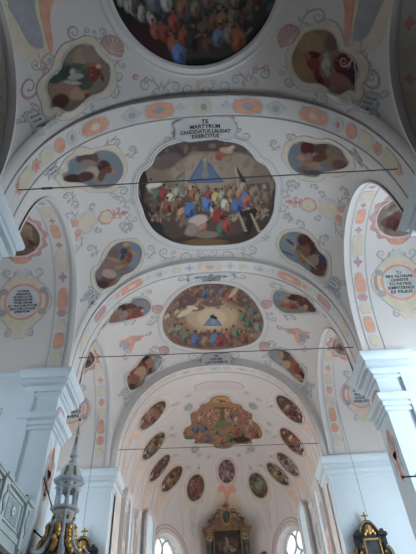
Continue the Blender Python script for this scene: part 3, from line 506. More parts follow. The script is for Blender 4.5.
# ======================= FRESCOES =======================
SK = '9a7460'
FS = 1.25
def paint(canvas, ill, bg, items, seed=1):
    """colour of each point of the picture: shapes laid over one another in picture coordinates"""
    x, y = canvas[:, 0], canvas[:, 1]; n = len(x); col = np.tile(np.array(lin(bg)), (n, 1)); rnd = random.Random(seed)
    def over(mask, c, a=1.): m = (mask*a)[:, None]; col[:] = col*(1-m)+np.array(c)*m
    def E(cx, cy, rx, ry, dg, c, a=1., soft=.25):
        t = math.radians(dg); dx, dy = x-cx, y-cy
        u = (dx*math.cos(t)+dy*math.sin(t))/rx; v = (-dx*math.sin(t)+dy*math.cos(t))/ry
        over(np.clip((1-np.sqrt(u*u+v*v))/soft, 0, 1), lin(c) if isinstance(c, str) else c, a)
    def P(pts, c, a=1.):
        ins = np.zeros(n, bool); j = len(pts)-1
        for i in range(len(pts)):
            (x1, y1), (x2, y2) = pts[i], pts[j]
            if y1 != y2: ins ^= ((y1 > y) != (y2 > y)) & (x < (x2-x1)*(y-y1)/(y2-y1)+x1)
            j = i
        over(ins.astype(float), lin(c) if isinstance(c, str) else c, a)
    sk = tuple(q*min(1, ill/.5)*.45 for q in lin(SK))
    def sh(c, k): return tuple(min(1, q*k) for q in (lin(c) if isinstance(c, str) else c))
    for it in items:
        k = it[0]
        if k == 'E': E(*it[1:])
        elif k == 'P': P(*it[1:])
        elif k == 'F':       # a robed figure: cx, cy, height, robe, lean
            _, cx, cy, s, c = it[:5]; s *= FS; ln = it[5] if len(it) > 5 else 0; t = math.radians(ln)
            f = lambda a, b: (cx+s*(a*math.cos(t)-b*math.sin(t)), cy+s*(a*math.sin(t)+b*math.cos(t)))
            E(*f(.0, .12), s*.34, s*.46, ln, sh(c, .75)); E(*f(-.08, .0), s*.2, s*.34, ln+12, sh(c, 1.2)); E(*f(.14, .3), s*.12, s*.3, ln-15, sh(c, .45))
            E(*f(.02, -.12), s*.2, s*.17, ln, sh(c, 1.1)); E(*f(.26, -.06), s*.2, s*.055, ln+35*(1 if int(cx) % 2 else -1), sk); E(*f(0, -.42), s*.11, s*.13, ln, sk); E(*f(.01, -.5), s*.11, s*.07, ln, '2a201c')
        elif k == 'S':       # brushwork scattered in a box
            _, x0, y0, x1, y1, m, sz, cs = it[:8]; al = (it[8] if len(it) > 8 else .7)*.75
            for _ in range(m):
                c = lin(rnd.choice(cs)); g = rnd.uniform(.7, 1.3); E(rnd.uniform(x0, x1), rnd.uniform(y0, y1), sz*rnd.uniform(.5, 1.4), sz*rnd.uniform(.25, .7), rnd.uniform(0, 180), tuple(q*g for q in c), al, .4)
    # colours were judged under the light of their vault; bring them back to pigment
    g = col@np.array([.3, .59, .11]); col = col*.72+g[:, None]*np.array([.30, .275, .25])
    return np.clip(col/(ill*1.3), .004, .7)
cmat = bpy.data.materials.new('fresco paint'); cmat.use_nodes = True; nt = cmat.node_tree; b_ = nt.nodes['Principled BSDF']; b_.inputs['Roughness'].default_value = .85
b_.inputs['Specular IOR Level'].default_value = .2
an_ = nt.nodes.new('ShaderNodeAttribute'); an_.attribute_name = 'pigment'; nt.links.new(an_.outputs['Color'], b_.inputs['Base Color'])
def chart_of(key, cen=True):
    d = DATA['paint'][key]; return Chart(SURF[d['s']], d['u'], d['v'], (0, -1, 0) if d['s'][:4] not in ('left', 'righ') else (0, -1, 0)), d
def picture(key, outline, crop, ill, bg, items, parent, res, h=.012, seed=1, name='painting', k=6):
    ch, d = chart_of(key); q = d['q']; pts = catmull(outline, k); n = len(pts); c = np.mean(pts, 0)
    A = [c]; 
    for r in range(1, res+1): A += [c+(p-c)*r/res for p in pts]
    A = np.array(A); a, b = A[:, 0], A[:, 1]; B = np.stack([np.ones_like(a), a, b, a*a, a*b, b*b], 1); cv = B@np.array(q).T
    if crop: cv = (cv-np.array(crop[:2]))*crop[2]
    col = paint(cv, ill, bg, items, seed)
    V = [ch.at(*p, h) for p in A]
    Fc = [(0, 1+i, 1+(i+1) % n) for i in range(n)]+[(1+(r-1)*n+i, 1+r*n+i, 1+r*n+(i+1) % n, 1+(r-1)*n+(i+1) % n) for r in range(1, res) for i in range(n)]
    o = mesh(name, V, Fc, cmat, parent, True)
    at = o.data.color_attributes.new('pigment', 'FLOAT_COLOR', 'POINT'); at.data.foreach_set('color', np.hstack([col, np.ones((len(A), 1))]).ravel().astype(np.float32))
    return ch, pts
IL = {'bay0': .23, 'bayA': .40, 'bayB': .46, 'chancel': .48, 'leftA': .3, 'rightA': .8, 'leftB': .4, 'rightB': .5}
def curl(mb, ch, a0, b0, a1, b1, hand, w=.07, h=.014, mi=0):
    """painted acanthus scroll from its root to its rolled tip, with small leaves"""
    L = math.hypot(a1-a0, b1-b0); t = math.atan2(b1-b0, a1-a0); w = max(.045, min(w, L*.1))
    f = lambda p, q: (a0+L*(p*math.cos(t)-hand*q*math.sin(t)), b0+L*(p*math.sin(t)+hand*q*math.cos(t)))
    bez = lambda A, B, C_, n: [np.array(A)*(1-z)**2+2*np.array(B)*z*(1-z)+np.array(C_)*z*z for z in np.linspace(0, 1, n)]
    def spiral(cx, cy, r, t0, turns, d, n=18): return [np.array([cx+r*(1-.78*z)*math.cos(t0+d*z*turns*2*PI), cy+r*(1-.78*z)*math.sin(t0+d*z*turns*2*PI)]) for z in np.linspace(0, 1, n)]
    P = bez((0, 0), (.3, .42), (.72, .30), 9)+spiral(.74, .03, .27, PI*.53, 1.35, -1)[1:]
    ribbon(mb, ch, [np.array(f(*p)) for p in P], lambda s_: w*(.55+.75*math.sin(min(1, s_*1.4)*PI)**.7*(1-s_*.5)), h, mi)
    P = bez((.1, .12), (.3, .1), (.34, -.12), 6)+spiral(.22, -.14, .13, 0, 1.1, -1, 12)[1:]
    ribbon(mb, ch, [np.array(f(*p)) for p in P], w*.6, h, mi)
    P = bez((.4, .3), (.5, .5), (.66, .52), 5); ribbon(mb, ch, [np.array(f(*p)) for p in P], lambda s_: w*(1.1-.9*s_), h, mi)
    P = bez((.12, .14), (.05, .35), (.16, .48), 5); ribbon(mb, ch, [np.array(f(*p)) for p in P], lambda s_: w*(1.1-.9*s_), h, mi)
def scrolls(key, parent, mat_=greyorn, name='painted_scroll'):
    for sf, u, v, a, b, hd in DATA['scroll'][key]:
        mb = MB(); ch = Chart(SURF[sf], u, v, (0, -1, 0)); curl(mb, ch, 0, 0, a, b, hd); mb.build(name, mat_, parent)
def txt(ch, lines, cy, size, lead, parent, name='lettering', mt=ink, h=.024, curve=0., widths=None):
    cu = bpy.data.curves.new(name, 'FONT'); V = []; Fc = []
    for i, s_ in enumerate(lines):
        cu = bpy.data.curves.new('t', 'FONT'); cu.body = s_; cu.size = size; cu.align_x = 'CENTER'; cu.offset = size*.022; cu.resolution_u = 2; cu.fill_mode = 'FRONT'
        o = bpy.data.objects.new('t', cu); C.objects.link(o); bpy.context.view_layer.update(); me = bpy.data.meshes.new_from_object(o.evaluated_get(bpy.context.evaluated_depsgraph_get()))
        n0 = len(V); sx = 1.
        if widths: xw = max(v.co.x for v in me.vertices)-min(v.co.x for v in me.vertices); sx = widths[i]/xw
        for v in me.vertices:
            a = v.co.x*sx; V.append(ch.at(a, cy-i*lead+v.co.y-size*.35-curve*a*a, h))
        Fc += [tuple(j+n0 for j in p.vertices) for p in me.polygons]
        bpy.data.objects.remove(o); bpy.data.meshes.remove(me); bpy.data.curves.remove(cu)
    return mesh(name, V, Fc, mt, parent)
RINGW = [(-.03, .0), (-.03, .04), (.02, .07), (.06, .07), (.07, .03), (.13, .03), (.14, .055), (.18, .05), (.19, .0)]
RINGS = [(-.03, .0), (-.03, .035), (.03, .045), (.07, .03), (.08, 0)]
def frame(ch, pts, parent, prof, mt, name='frame', off=None):
    mb = MB(); sweep(mb, ch, pts, prof, mi=0, off=off); return mb.build(name, mt, parent)
CRX = {'M1L': (40, 20, 4.62), 'M1R': (280, 20, 4.62), 'M2L': (50, 140, 4.62), 'M2R': (280, 130, 4.62), 'M3L': (80, 230, 5.94), 'M3R': (270, 220, 5.94), 'M4L': (100, 285, 4.82), 'M4R': (255, 280, 4.82), 'M5L': (100, 285, 4.82), 'M5R': (255, 280, 4.82)}
MP = {
'M1L': ('574a3e', [('E', 215, 175, 70, 60, 0, '6a5a48'), ('E', 240, 160, 60, 40, 20, '5c4c48', .6), ('E', 100, 240, 60, 45, -20, '25302c'), ('E', 65, 265, 40, 35, 0, '2b3330'), ('E', 110, 330, 75, 45, -10, '6a4c40'), ('E', 95, 375, 45, 38, 0, '3a2020'), ('E', 180, 340, 50, 35, -20, '7a5c46'), ('E', 215, 270, 45, 70, 20, '2f3a2e'), ('E', 250, 245, 32, 50, 20, '55201e'), ('E', 165, 262, 42, 16, -10, '6c6c66'), ('E', 150, 290, 48, 10, 5, '74726c'), ('E', 185, 215, 50, 18, 10, '33402f'), ('E', 235, 205, 35, 12, 5, '6b3a28'), ('E', 270, 213, 14, 13, 0, '96684a'), ('E', 150, 240, 16, 18, 0, '76706a'), ('E', 285, 260, 9, 30, -20, '3a2c20'), ('E', 215, 350, 14, 16, 0, '5e2020'), ('S', 60, 130, 310, 400, 60, 10, ['6a5844', '3a2a26', '7a6450'], .35)]),
'M1R': ('5e4a38', [('E', 140, 110, 70, 60, 0, '6c5638'), ('E', 240, 100, 40, 50, 0, '503c38'), ('E', 100, 220, 55, 60, 0, '6a5030'), ('E', 310, 210, 65, 70, 10, '331a1e'), ('E', 290, 200, 48, 50, 30, '4a1418'), ('E', 345, 250, 30, 60, 0, '2a1c22'), ('E', 155, 200, 34, 52, -25, '5e1f24'), ('E', 150, 160, 42, 20, 5, '3c1018'), ('E', 125, 165, 22, 18, 20, '6e3a36'), ('E', 215, 165, 18, 18, 0, '6c675e'), ('E', 212, 205, 24, 32, 20, '74746e'), ('E', 218, 240, 16, 24, -20, '68645e'), ('E', 270, 280, 45, 36, 0, '6a4038'), ('E', 215, 290, 20, 30, -30, '5a3430'), ('E', 290, 325, 40, 16, 0, '5e3c30'), ('E', 180, 270, 18, 60, -25, '46181a'), ('S', 60, 60, 350, 340, 60, 11, ['5c4630', '402020', '7a5c44'], .35)]),
'M2L': ('6a7078', [('E', 275, 130, 70, 75, 0, '666e76'), ('E', 105, 125, 38, 38, 0, '5e6c7a'), ('E', 165, 85, 55, 28, -8, '4e3834'), ('E', 205, 90, 22, 34, 0, '5e4038'), ('E', 190, 120, 60, 28, 15, '7a6460'), ('E', 205, 145, 45, 25, 10, '8c8278'), ('E', 250, 120, 35, 34, 20, '40281f'), ('E', 110, 180, 55, 24, 5, '3a2422'), ('E', 165, 168, 45, 25, -10, '4a2a28'), ('E', 240, 160, 18, 40, 25, '5c3e30'), ('E', 292, 145, 15, 13, 0, '9c6e50'), ('E', 270, 135, 20, 20, 0, '6a3426'), ('E', 205, 200, 40, 12, 0, '5e6670'), ('E', 218, 195, 14, 18, 10, '8a5c48'), ('S', 90, 60, 300, 200, 50, 9, ['6a5450', '3c2824', '7c6c60'], .35)]),
'M2R': ('62666c', [('E', 75, 120, 55, 65, 0, '5e666e'), ('E', 130, 82, 42, 36, 0, '4c1c1a'), ('E', 200, 90, 50, 30, 0, '4a3424'), ('E', 255, 110, 50, 45, 30, '6a5648'), ('E', 240, 150, 60, 35, 0, '6e5a46'), ('E', 275, 160, 40, 25, 0, '583c34'), ('E', 180, 130, 50, 20, -10, '54301c'), ('E', 130, 130, 24, 30, 0, '8a4a2a'), ('E', 130, 128, 12, 12, 0, '56687a'), ('E', 160, 160, 26, 18, 0, '8a5a40'), ('E', 185, 175, 15, 12, 0, '5a7078'), ('E', 95, 128, 24, 15, 10, '94684c'), ('E', 112, 180, 28, 20, 0, '6a4a3c'), ('E', 150, 195, 50, 14, 5, '4a3834'), ('S', 70, 60, 300, 200, 50, 9, ['6c5440', '3c281f', '806a54'], .35)]),
'M3L': ('665c5c', [('E', 310, 110, 60, 50, 20, '5e6c7c'), ('E', 320, 170, 45, 60, 10, '66707a'), ('E', 200, 135, 42, 40, 0, '6a4c4a'), ('E', 150, 290, 70, 65, 0, '5c3c3e'), ('E', 170, 260, 55, 30, 10, '957c6c'), ('E', 190, 210, 55, 30, 0, '7a5650'), ('E', 110, 250, 25, 50, 0, '6e5c60'), ('E', 130, 320, 45, 20, 0, '4a2a2c'), ('E', 280, 110, 22, 42, 5, '7c5628'), ('E', 262, 125, 26, 22, 0, '2e3c58'), ('E', 290, 165, 22, 40, 15, '6e3426'), ('E', 255, 165, 18, 26, 0, '2c3850'), ('E', 200, 175, 50, 12, 15, '8a6a3c'), ('E', 275, 85, 22, 14, 0, 'a27642'), ('E', 322, 138, 14, 12, 0, '9c6448'), ('E', 260, 200, 20, 40, 10, '7a4c34'), ('E', 235, 220, 40, 12, -20, '8c6848'), ('S', 100, 90, 340, 330, 60, 10, ['7c6054', '4a3430', '9a7c68'], .35)]),
'M3R': ('66686e', [('E', 110, 130, 55, 60, 0, '62727e'), ('E', 130, 210, 60, 40, 0, '606e76'), ('E', 205, 120, 50, 42, 20, '4c1c20'), ('E', 250, 170, 55, 50, 30, '4a2428'), ('E', 290, 265, 55, 60, 20, '4e3034'), ('E', 265, 240, 30, 40, 0, '826a58'), ('E', 310, 215, 14, 60, -25, '2c3c60'), ('E', 205, 190, 40, 50, 20, '6c4430'), ('E', 170, 165, 22, 22, 0, '4a4a40'), ('E', 140, 160, 18, 24, 20, '9c6a4c'), ('E', 95, 95, 14, 14, 0, '9c6a48'), ('E', 120, 130, 34, 9, 40, '40342c'), ('E', 190, 220, 18, 60, -30, '7a5436'), ('E', 230, 250, 80, 5, 42, 'a08050'), ('E', 100, 195, 60, 5, 20, '4a4038'), ('E', 280, 310, 50, 20, 10, '5c3a32'), ('S', 90, 80, 330, 330, 60, 10, ['6c4c40', '3c2424', '8c7058'], .35)]),
'M4L': ('70706f', [('E', 205, 85, 45, 40, 0, '68747e'), ('E', 225, 130, 30, 40, 0, '6e7a84'), ('E', 215, 85, 24, 14, 0, '8c7460'), ('E', 65, 160, 45, 28, -30, '7c5848'), ('E', 110, 115, 26, 24, 0, '2e2426'), ('E', 150, 110, 34, 24, 0, '5c2e28'), ('E', 160, 130, 60, 24, -8, '6c4436'), ('E', 165, 152, 50, 14, -10, '8c2c2a'), ('E', 120, 140, 20, 18, 0, '7c7460'), ('E', 195, 115, 24, 16, 20, '6e3c34'), ('E', 205, 123, 10, 9, 0, 'b08468'), ('E', 95, 135, 20, 20, 0, '85604c'), ('S', 50, 80, 220, 170, 50, 8, ['8c6c54', '4a302c', '9c7c64'], .4)]),
'M4R': ('70706f', [('E', 125, 75, 45, 30, 10, '727c84'), ('E', 120, 120, 45, 35, 0, '66747c'), ('E', 185, 80, 40, 22, 15, '3c2422'), ('E', 235, 105, 45, 30, 25, '5a2a26'), ('E', 265, 130, 40, 24, 20, '4a2a28'), ('E', 160, 120, 50, 22, 5, '8c4a3a'), ('E', 190, 128, 24, 14, 0, '7c2c26'), ('E', 150, 100, 18, 13, 0, '9c7060'), ('E', 220, 145, 40, 10, 0, '72685c'), ('E', 160, 70, 14, 12, 0, '967050'), ('E', 245, 130, 14, 12, 0, '9c7450'), ('S', 90, 60, 290, 155, 50, 8, ['8c6c58', '4c302c', 'a08470'], .4)]),
'M5L': ('6a6462', [('E', 265, 360, 32, 30, 0, '6c7a84'), ('E', 280, 385, 24, 34, 0, '74828a'), ('E', 220, 365, 20, 34, 30, '2e2426'), ('E', 240, 380, 24, 34, 10, '8c5c48'), ('E', 205, 395, 26, 30, 0, '6a2c28'), ('E', 155, 430, 28, 34, 40, '8a2624'), ('E', 190, 430, 30, 50, 30, 'a07c5c'), ('E', 165, 465, 34, 40, 0, '7c5038'), ('E', 150, 490, 26, 16, 0, '4c2c28'), ('E', 258, 350, 10, 9, 0, 'b08468'), ('E', 240, 420, 12, 30, 10, '5c2a2c'), ('S', 130, 340, 285, 500, 60, 8, ['9c7454', '4c302a', 'b08c68'], .4)]),
'M5R': ('6a6462', [('E', 95, 355, 38, 30, 20, '76848c'), ('E', 120, 385, 40, 20, 30, '7e8a90'), ('E', 155, 370, 34, 30, 30, '5c4438'), ('E', 120, 362, 22, 18, 0, '9c7c64'), ('E', 185, 410, 40, 34, 35, '8c4c2c'), ('E', 215, 440, 28, 44, -10, '7c3c24'), ('E', 225, 465, 16, 30, 0, '3c2624'), ('E', 150, 410, 24, 26, 20, 'a08468'), ('E', 205, 470, 26, 18, 20, 'a06c44'), ('S', 70, 340, 240, 490, 60, 8, ['a07450', '4c2c24', 'b08c68'], .4)]),
}
MLAB = {'M1L': 'dark pear-shaped fresco of a green-cloaked figure, at the very upper left', 'M1R': 'dark pear-shaped fresco of a red-robed figure with white cloth, at the very upper right',
'M2L': 'pear-shaped fresco of a brown-robed figure on blue sky, upper left of the triangle fresco', 'M2R': 'pear-shaped fresco with red and brown cloaks, upper right of the triangle fresco',
'M3L': 'pear-shaped fresco with golden wings over mauve cloud, lower left of the lobed triangle fresco', 'M3R': 'pear-shaped fresco of a crimson-cloaked archer figure, lower right of the lobed triangle fresco',
'M4L': 'small pear-shaped fresco with red drapery, left of the oval cloud fresco', 'M4R': 'small pear-shaped fresco with dark red robes, right of the oval cloud fresco',
'M5L': 'slanting pear-shaped fresco with scarlet cloak, below the second tie rod on the left', 'M5R': 'slanting pear-shaped fresco of an orange-brown figure, below the second tie rod on the right'}
TAGTXT = {'1L': ['GREGO', 'RI', 'US'], '1R': ['HIERO', 'NY', 'MUS']}
def tagplate(code, parent, size=1.):
    sf, u, v, a, b = DATA['an']['tag'+code]
    ch = Chart(SURF[sf], u, v, (.25 if 'L' in code else -.25, -1, 0)); mb = MB(); w_ = .42*size
    P = [(w_*math.cos(t)*(1+.12*math.cos(5*t)), w_*1.1*math.sin(t)*(1+.12*math.cos(6*t))) for t in np.linspace(0, 2*PI, 40, endpoint=False)]
    fill(mb, ch, P, .012, 0, 3); fill(mb, ch, [(x*.72, y*.7) for x, y in P], .02, 1, 3)
    mb.build('name_plate', [greyorn, palegrey], parent)
    for k in range(4): mb = MB(); curl(mb, ch, w_*math.cos(k*PI/2+.7)*.9, w_*math.sin(k*PI/2+.7)*.9, w_*1.7*math.cos(k*PI/2+1.1), w_*1.7*math.sin(k*PI/2+1.1), 1 if k % 2 else -1); mb.build('painted_scroll', greyorn, parent)
    rnd = random.Random(sum(map(ord, code))); mb = MB()      # the faded name as small brush strokes
    for r in (-1, 0, 1):
        x = -w_*.5
        while x < w_*.5:
            ribbon(mb, ch, [(x, r*.17-.05), (x+.03, r*.17+.05), (x+.05, r*.17-.04)], .022, .026); x += rnd.uniform(.075, .11)
    mb.build('lettering', ink, parent)
def shell(code, parent):
    sf, u, v, a, b = DATA['an']['shell'+code]; ch = Chart(SURF[sf], u, v, (0, -1, 0)); L = math.hypot(a, b); t0 = math.atan2(b, a); mb = MB(); r = .42
    P = [(0-.6*r*math.cos(t0), 0-.6*r*math.sin(t0))]
    for k in range(33):
        t = t0-1.9+3.8*k/32; rr = r*(1+.07*abs(math.sin(k*PI/4))); P.append((rr*math.cos(t), rr*math.sin(t)))
    fill(mb, ch, P, .03, 0, 3)
    for k in range(7): 
        t = t0-1.5+3.0*k/6; ribbon(mb, ch, [(-.4*r*math.cos(t0), -.4*r*math.sin(t0)), (r*.9*math.cos(t), r*.9*math.sin(t))], .03, .045, 1)
    mb.build('shell', [rosy, palerose], parent)
for key, (bg, items) in MP.items():
    d = DATA['paint'][key]; S = SURF[d['s']]; p = S.P(d['u'], d['v'])
    t = thing('ceiling_medallion', MLAB[key], 'fresco', p, 'pear-shaped vault medallions')
    ch, pts = picture(key, d['o'], CRX[key], IL[d['s']]*1.3, bg, items, t, 46, seed=ord(key[1]))
    frame(ch, pts, t, [(-.02, 0), (-.02, .03), (.03, .03), (.03, 0)], greyline, 'frame_line')
    ws = .24 if key[1] in '12' else (.17 if key[1] == '3' else .1)
    n = len(pts)
    frame(ch, pts, t, [(.02, 0), (.02, .016), (ws, .016), (ws+.0, 0)], cream, 'painted_border', off=lambda i: 1+.22*math.sin(i*2*PI*5/n)+.12*math.sin(i*2*PI*9/n))
    frame(ch, pts, t, [(ws, 0), (ws, .02), (ws+.03, .02), (ws+.03, 0)], greyorn, 'border_line', off=lambda i: 1+.22*math.sin(i*2*PI*5/n)+.12*math.sin(i*2*PI*9/n))
    scrolls(key, t); tagplate(key[1:], t, 1. if key[1] in '1' else .85)
    if key[1] in '145': shell(key[1:], t)
# ---- big frescoes ----
d = DATA['paint']['F2']
t = thing('ceiling_fresco', 'large lobed fresco with a blue triangle above a crowd, centre of the nave vault', 'fresco', SURF['bayA'].P(0, 13))
ITF2 = [('E', 205, 75, 200, 90, 0, '75604f'), ('E', 200, 120, 110, 60, 0, '8a7462'), ('E', 110, 60, 75, 32, -15, '45363a'), ('E', 290, 65, 70, 34, 15, '50403f'), ('E', 200, 42, 90, 22, 0, '4a3b3c'), ('E', 90, 90, 50, 24, -20, '5a4a48'), ('E', 330, 105, 45, 34, 20, '6e5b4e'), ('E', 290, 100, 60, 40, 0, '7c6a5a'),
  ('S', 50, 30, 360, 110, 70, 14, ['5c4a44', '7a6656', '4a3c3c'], .4), ('S', 120, 90, 330, 150, 40, 14, ['8c7866', '7a6858'], .4),
  ('P', [(197, 72), (258, 150), (148, 152)], '485a74'), ('P', [(197, 82), (246, 146), (158, 148)], '4a6080'), ('E', 201, 100, 7, 18, 0, '7c7458'), ('E', 201, 126, 12, 14, 0, '75705c'), ('E', 200, 84, 6, 7, 0, '94826a'),
  ('E', 248, 68, 20, 12, -20, '8a4638'), ('E', 262, 58, 22, 10, 10, '9a7660'), ('E', 240, 80, 12, 8, 30, '7c4034'), ('E', 222, 45, 12, 9, 0, '6c5248'), ('E', 275, 52, 14, 7, -30, 'a08a78'),
  ('P', [(0, 165), (0, 340), (415, 340), (415, 165), (390, 230), (330, 262), (210, 250), (80, 262), (30, 215)], '382c26'), ('E', 205, 255, 170, 60, 0, '4a3a32'), ('P', [(8, 130), (30, 115), (60, 250), (110, 320), (60, 300), (20, 220)], '2e2622'),
  ('P', [(385, 100), (408, 150), (405, 250), (340, 312), (330, 290), (375, 240), (395, 170)], '3c322a'), ('P', [(392, 118), (398, 120), (400, 165), (380, 220), (345, 262), (335, 255), (372, 212), (392, 165)], '6a5c4a'), ('E', 205, 322, 70, 12, 0, '5e4428'),
  ('P', [(30, 150), (120, 165), (200, 185), (300, 160), (385, 150), (395, 215), (330, 262), (80, 262), (25, 205)], '4a3a32', .8), ('S', 40, 160, 380, 260, 420, 9, ['8a6a54', '5c3c30', 'a08870', '6e4a3a', '7c7468', '54483e'], .8),
  ('F', 45, 160, 30, '8a8478'), ('F', 62, 185, 34, '4c5a44'), ('F', 82, 180, 36, '7c2e28'), ('F', 100, 195, 36, 'a09684'), ('F', 120, 175, 30, '8c8474'), ('F', 92, 215, 34, '7a3a2e'), ('F', 60, 215, 30, '504034'), ('F', 120, 210, 30, '6c4a34'), ('F', 135, 235, 34, '9a6a4a', 30),
  ('F', 158, 225, 46, '3c5c92', 10), ('F', 165, 180, 30, '8c5034'), ('F', 182, 190, 30, '7c6a54'), ('F', 208, 205, 44, '40639c'), ('F', 212, 182, 26, '8c3434'), ('F', 232, 190, 34, 'a08a4a'), ('F', 250, 185, 28, '8c8070'), ('F', 258, 210, 32, 'a89c8c'), ('F', 225, 225, 28, '94867a'), ('F', 292, 215, 42, '3a5688', -8), ('F', 275, 180, 26, '8c6a54'), ('F', 300, 180, 30, '906048'), ('F', 318, 195, 40, '40609a'), ('F', 322, 200, 30, '9c4a28', 20), ('F', 340, 175, 30, '7c6454'), ('F', 310, 160, 26, '8c7a68'), ('F', 350, 200, 26, '74584a'),
  ('F', 240, 245, 50, '7c2024', -30), ('F', 248, 280, 42, '38583c'), ('F', 262, 270, 34, '8c2c28'), ('E', 180, 262, 34, 20, -20, 'a08a80'), ('E', 160, 285, 26, 22, 10, '7c6660'), ('F', 195, 280, 34, '8c5a50', 40), ('F', 140, 268, 36, '5c5044', 25), ('E', 110, 290, 34, 22, 20, '453730'), ('E', 205, 300, 40, 12, 0, '6c5a50'),
  ('P', [(300, 235), (345, 225), (352, 232), (330, 300), (310, 300), (322, 250), (300, 250)], '2e2622'), ('P', [(330, 240), (336, 240), (360, 290), (352, 292)], '8c7a5c'), ('P', [(295, 240), (300, 236), (322, 290), (314, 292)], '85745a'),
  ('P', [(290, 105), (296, 110), (322, 150), (306, 150)], '2c2c38'), ('P', [(286, 104), (289, 104), (302, 180), (299, 180)], '9c8868'), ('P', [(170, 150), (172, 149), (190, 190), (187, 191)], '4a3a2c'), ('P', [(120, 130), (126, 128), (130, 170), (122, 170)], '6c6c54'), ('P', [(140, 115), (144, 115), (140, 175), (134, 175)], '64684e'), ('E', 128, 132, 20, 6, -40, '5c644c'), ('E', 55, 158, 26, 9, -10, 'a8a49a')]
ch, pts = picture('F2', d['o'], (135, 130, 2.87), .42, '6a584c', ITF2, t, 120, seed=3, k=9)
ws = frame(ch, pts, t, RINGW, stucco)
frame(ch, pts, t, [(.27, 0), (.27, .015), (.3, .015), (.3, 0)], greyline, 'border_line')
scrolls('F2', t)
d = DATA['paint']['F3']
t = thing('ceiling_fresco', 'oval fresco of a small blue triangle in golden cloud ringed by figures', 'fresco', SURF['bayB'].P(0, 22))
ITF3 = [('E', 210, 150, 185, 120, 0, '8a6a50'), ('E', 205, 150, 110, 60, 0, 'a88c6a'), ('E', 205, 155, 60, 40, 0, 'b8a07c'), ('E', 205, 55, 150, 34, 0, '664840'), ('E', 110, 95, 60, 26, -20, '5c4440'), ('E', 320, 95, 60, 26, 20, '5e4842'), ('E', 210, 100, 50, 16, 0, '6c5048'), ('E', 120, 130, 44, 14, -25, 'a8957c'), ('E', 150, 120, 34, 12, -10, '6e5048'),
  ('E', 60, 150, 34, 50, 0, '7a5a48'), ('E', 360, 150, 40, 60, 0, '6c5446'), ('E', 210, 235, 170, 34, 0, '6a4638'), ('S', 40, 35, 380, 120, 200, 9, ['7c5444', '5a4a50', '8a4c40', '4c4450', '9c7c64', '6a7078'], .8), ('S', 30, 120, 110, 240, 90, 9, ['7c5444', '66705c', '9a7058', '5a3c34'], .8), ('S', 300, 120, 390, 240, 90, 9, ['7c5444', '5c6c58', '9a7058', '4c3430'], .8), ('S', 90, 195, 330, 262, 130, 9, ['7c5040', '5c687a', 'a08068', '4a2e2a', '6a3028'], .8),
  ('P', [(210, 138), (246, 184), (172, 184)], '566e90'), ('P', [(210, 146), (236, 180), (184, 180)], '5c7698'), ('E', 212, 152, 16, 7, 20, '2c3038'), ('E', 210, 168, 8, 12, 0, '8c8470'),
  ('F', 145, 230, 42, '44608c'), ('F', 215, 228, 44, '48688c'), ('F', 232, 235, 34, '8a2c28'), ('F', 180, 235, 36, '8c6c54'), ('F', 110, 220, 36, '5c6c58', 20), ('F', 85, 195, 36, '6c7c5c', 30), ('F', 60, 200, 36, '7c7058', 30), ('F', 265, 215, 34, '8c5040', -20), ('F', 290, 205, 36, '5c7058', -20), ('F', 320, 225, 36, '7c4434', -20), ('F', 335, 170, 36, '4c6454', -20), ('F', 370, 185, 34, '6c7470', -30), ('F', 315, 150, 30, '54704c', -10), ('F', 350, 130, 28, '5c6070', -30), ('F', 45, 150, 28, 'a08c70', 30), ('F', 80, 135, 26, 'a08468', 30), ('F', 265, 75, 34, '9a4434', -20), ('F', 290, 80, 34, '8a5c48', -30), ('F', 240, 60, 28, '5a6474', 0), ('F', 180, 65, 30, '4c5a70', 10), ('F', 150, 60, 30, '8a4c3c', 20), ('F', 205, 60, 26, '74685c', 0), ('E', 285, 62, 30, 8, -50, 'b09474'), ('E', 110, 135, 40, 10, -30, 'b8a68c'), ('E', 135, 118, 24, 8, 10, 'b8a890')]
ch, pts = picture('F3', d['o'], (155, 275, 3.617), .52, '86664e', ITF3, t, 100, seed=5, k=10)
frame(ch, pts, t, RINGW, stucco); frame(ch, pts, t, [(.26, 0), (.26, .015), (.29, .015), (.29, 0)], greyline, 'border_line'); scrolls('F3', t)
d = DATA['paint']['F4']
t = thing('ceiling_fresco', 'brown lobed fresco with a cross on a globe, centre of the apse vault', 'fresco', SURF['chancel'].P(.4, 33))
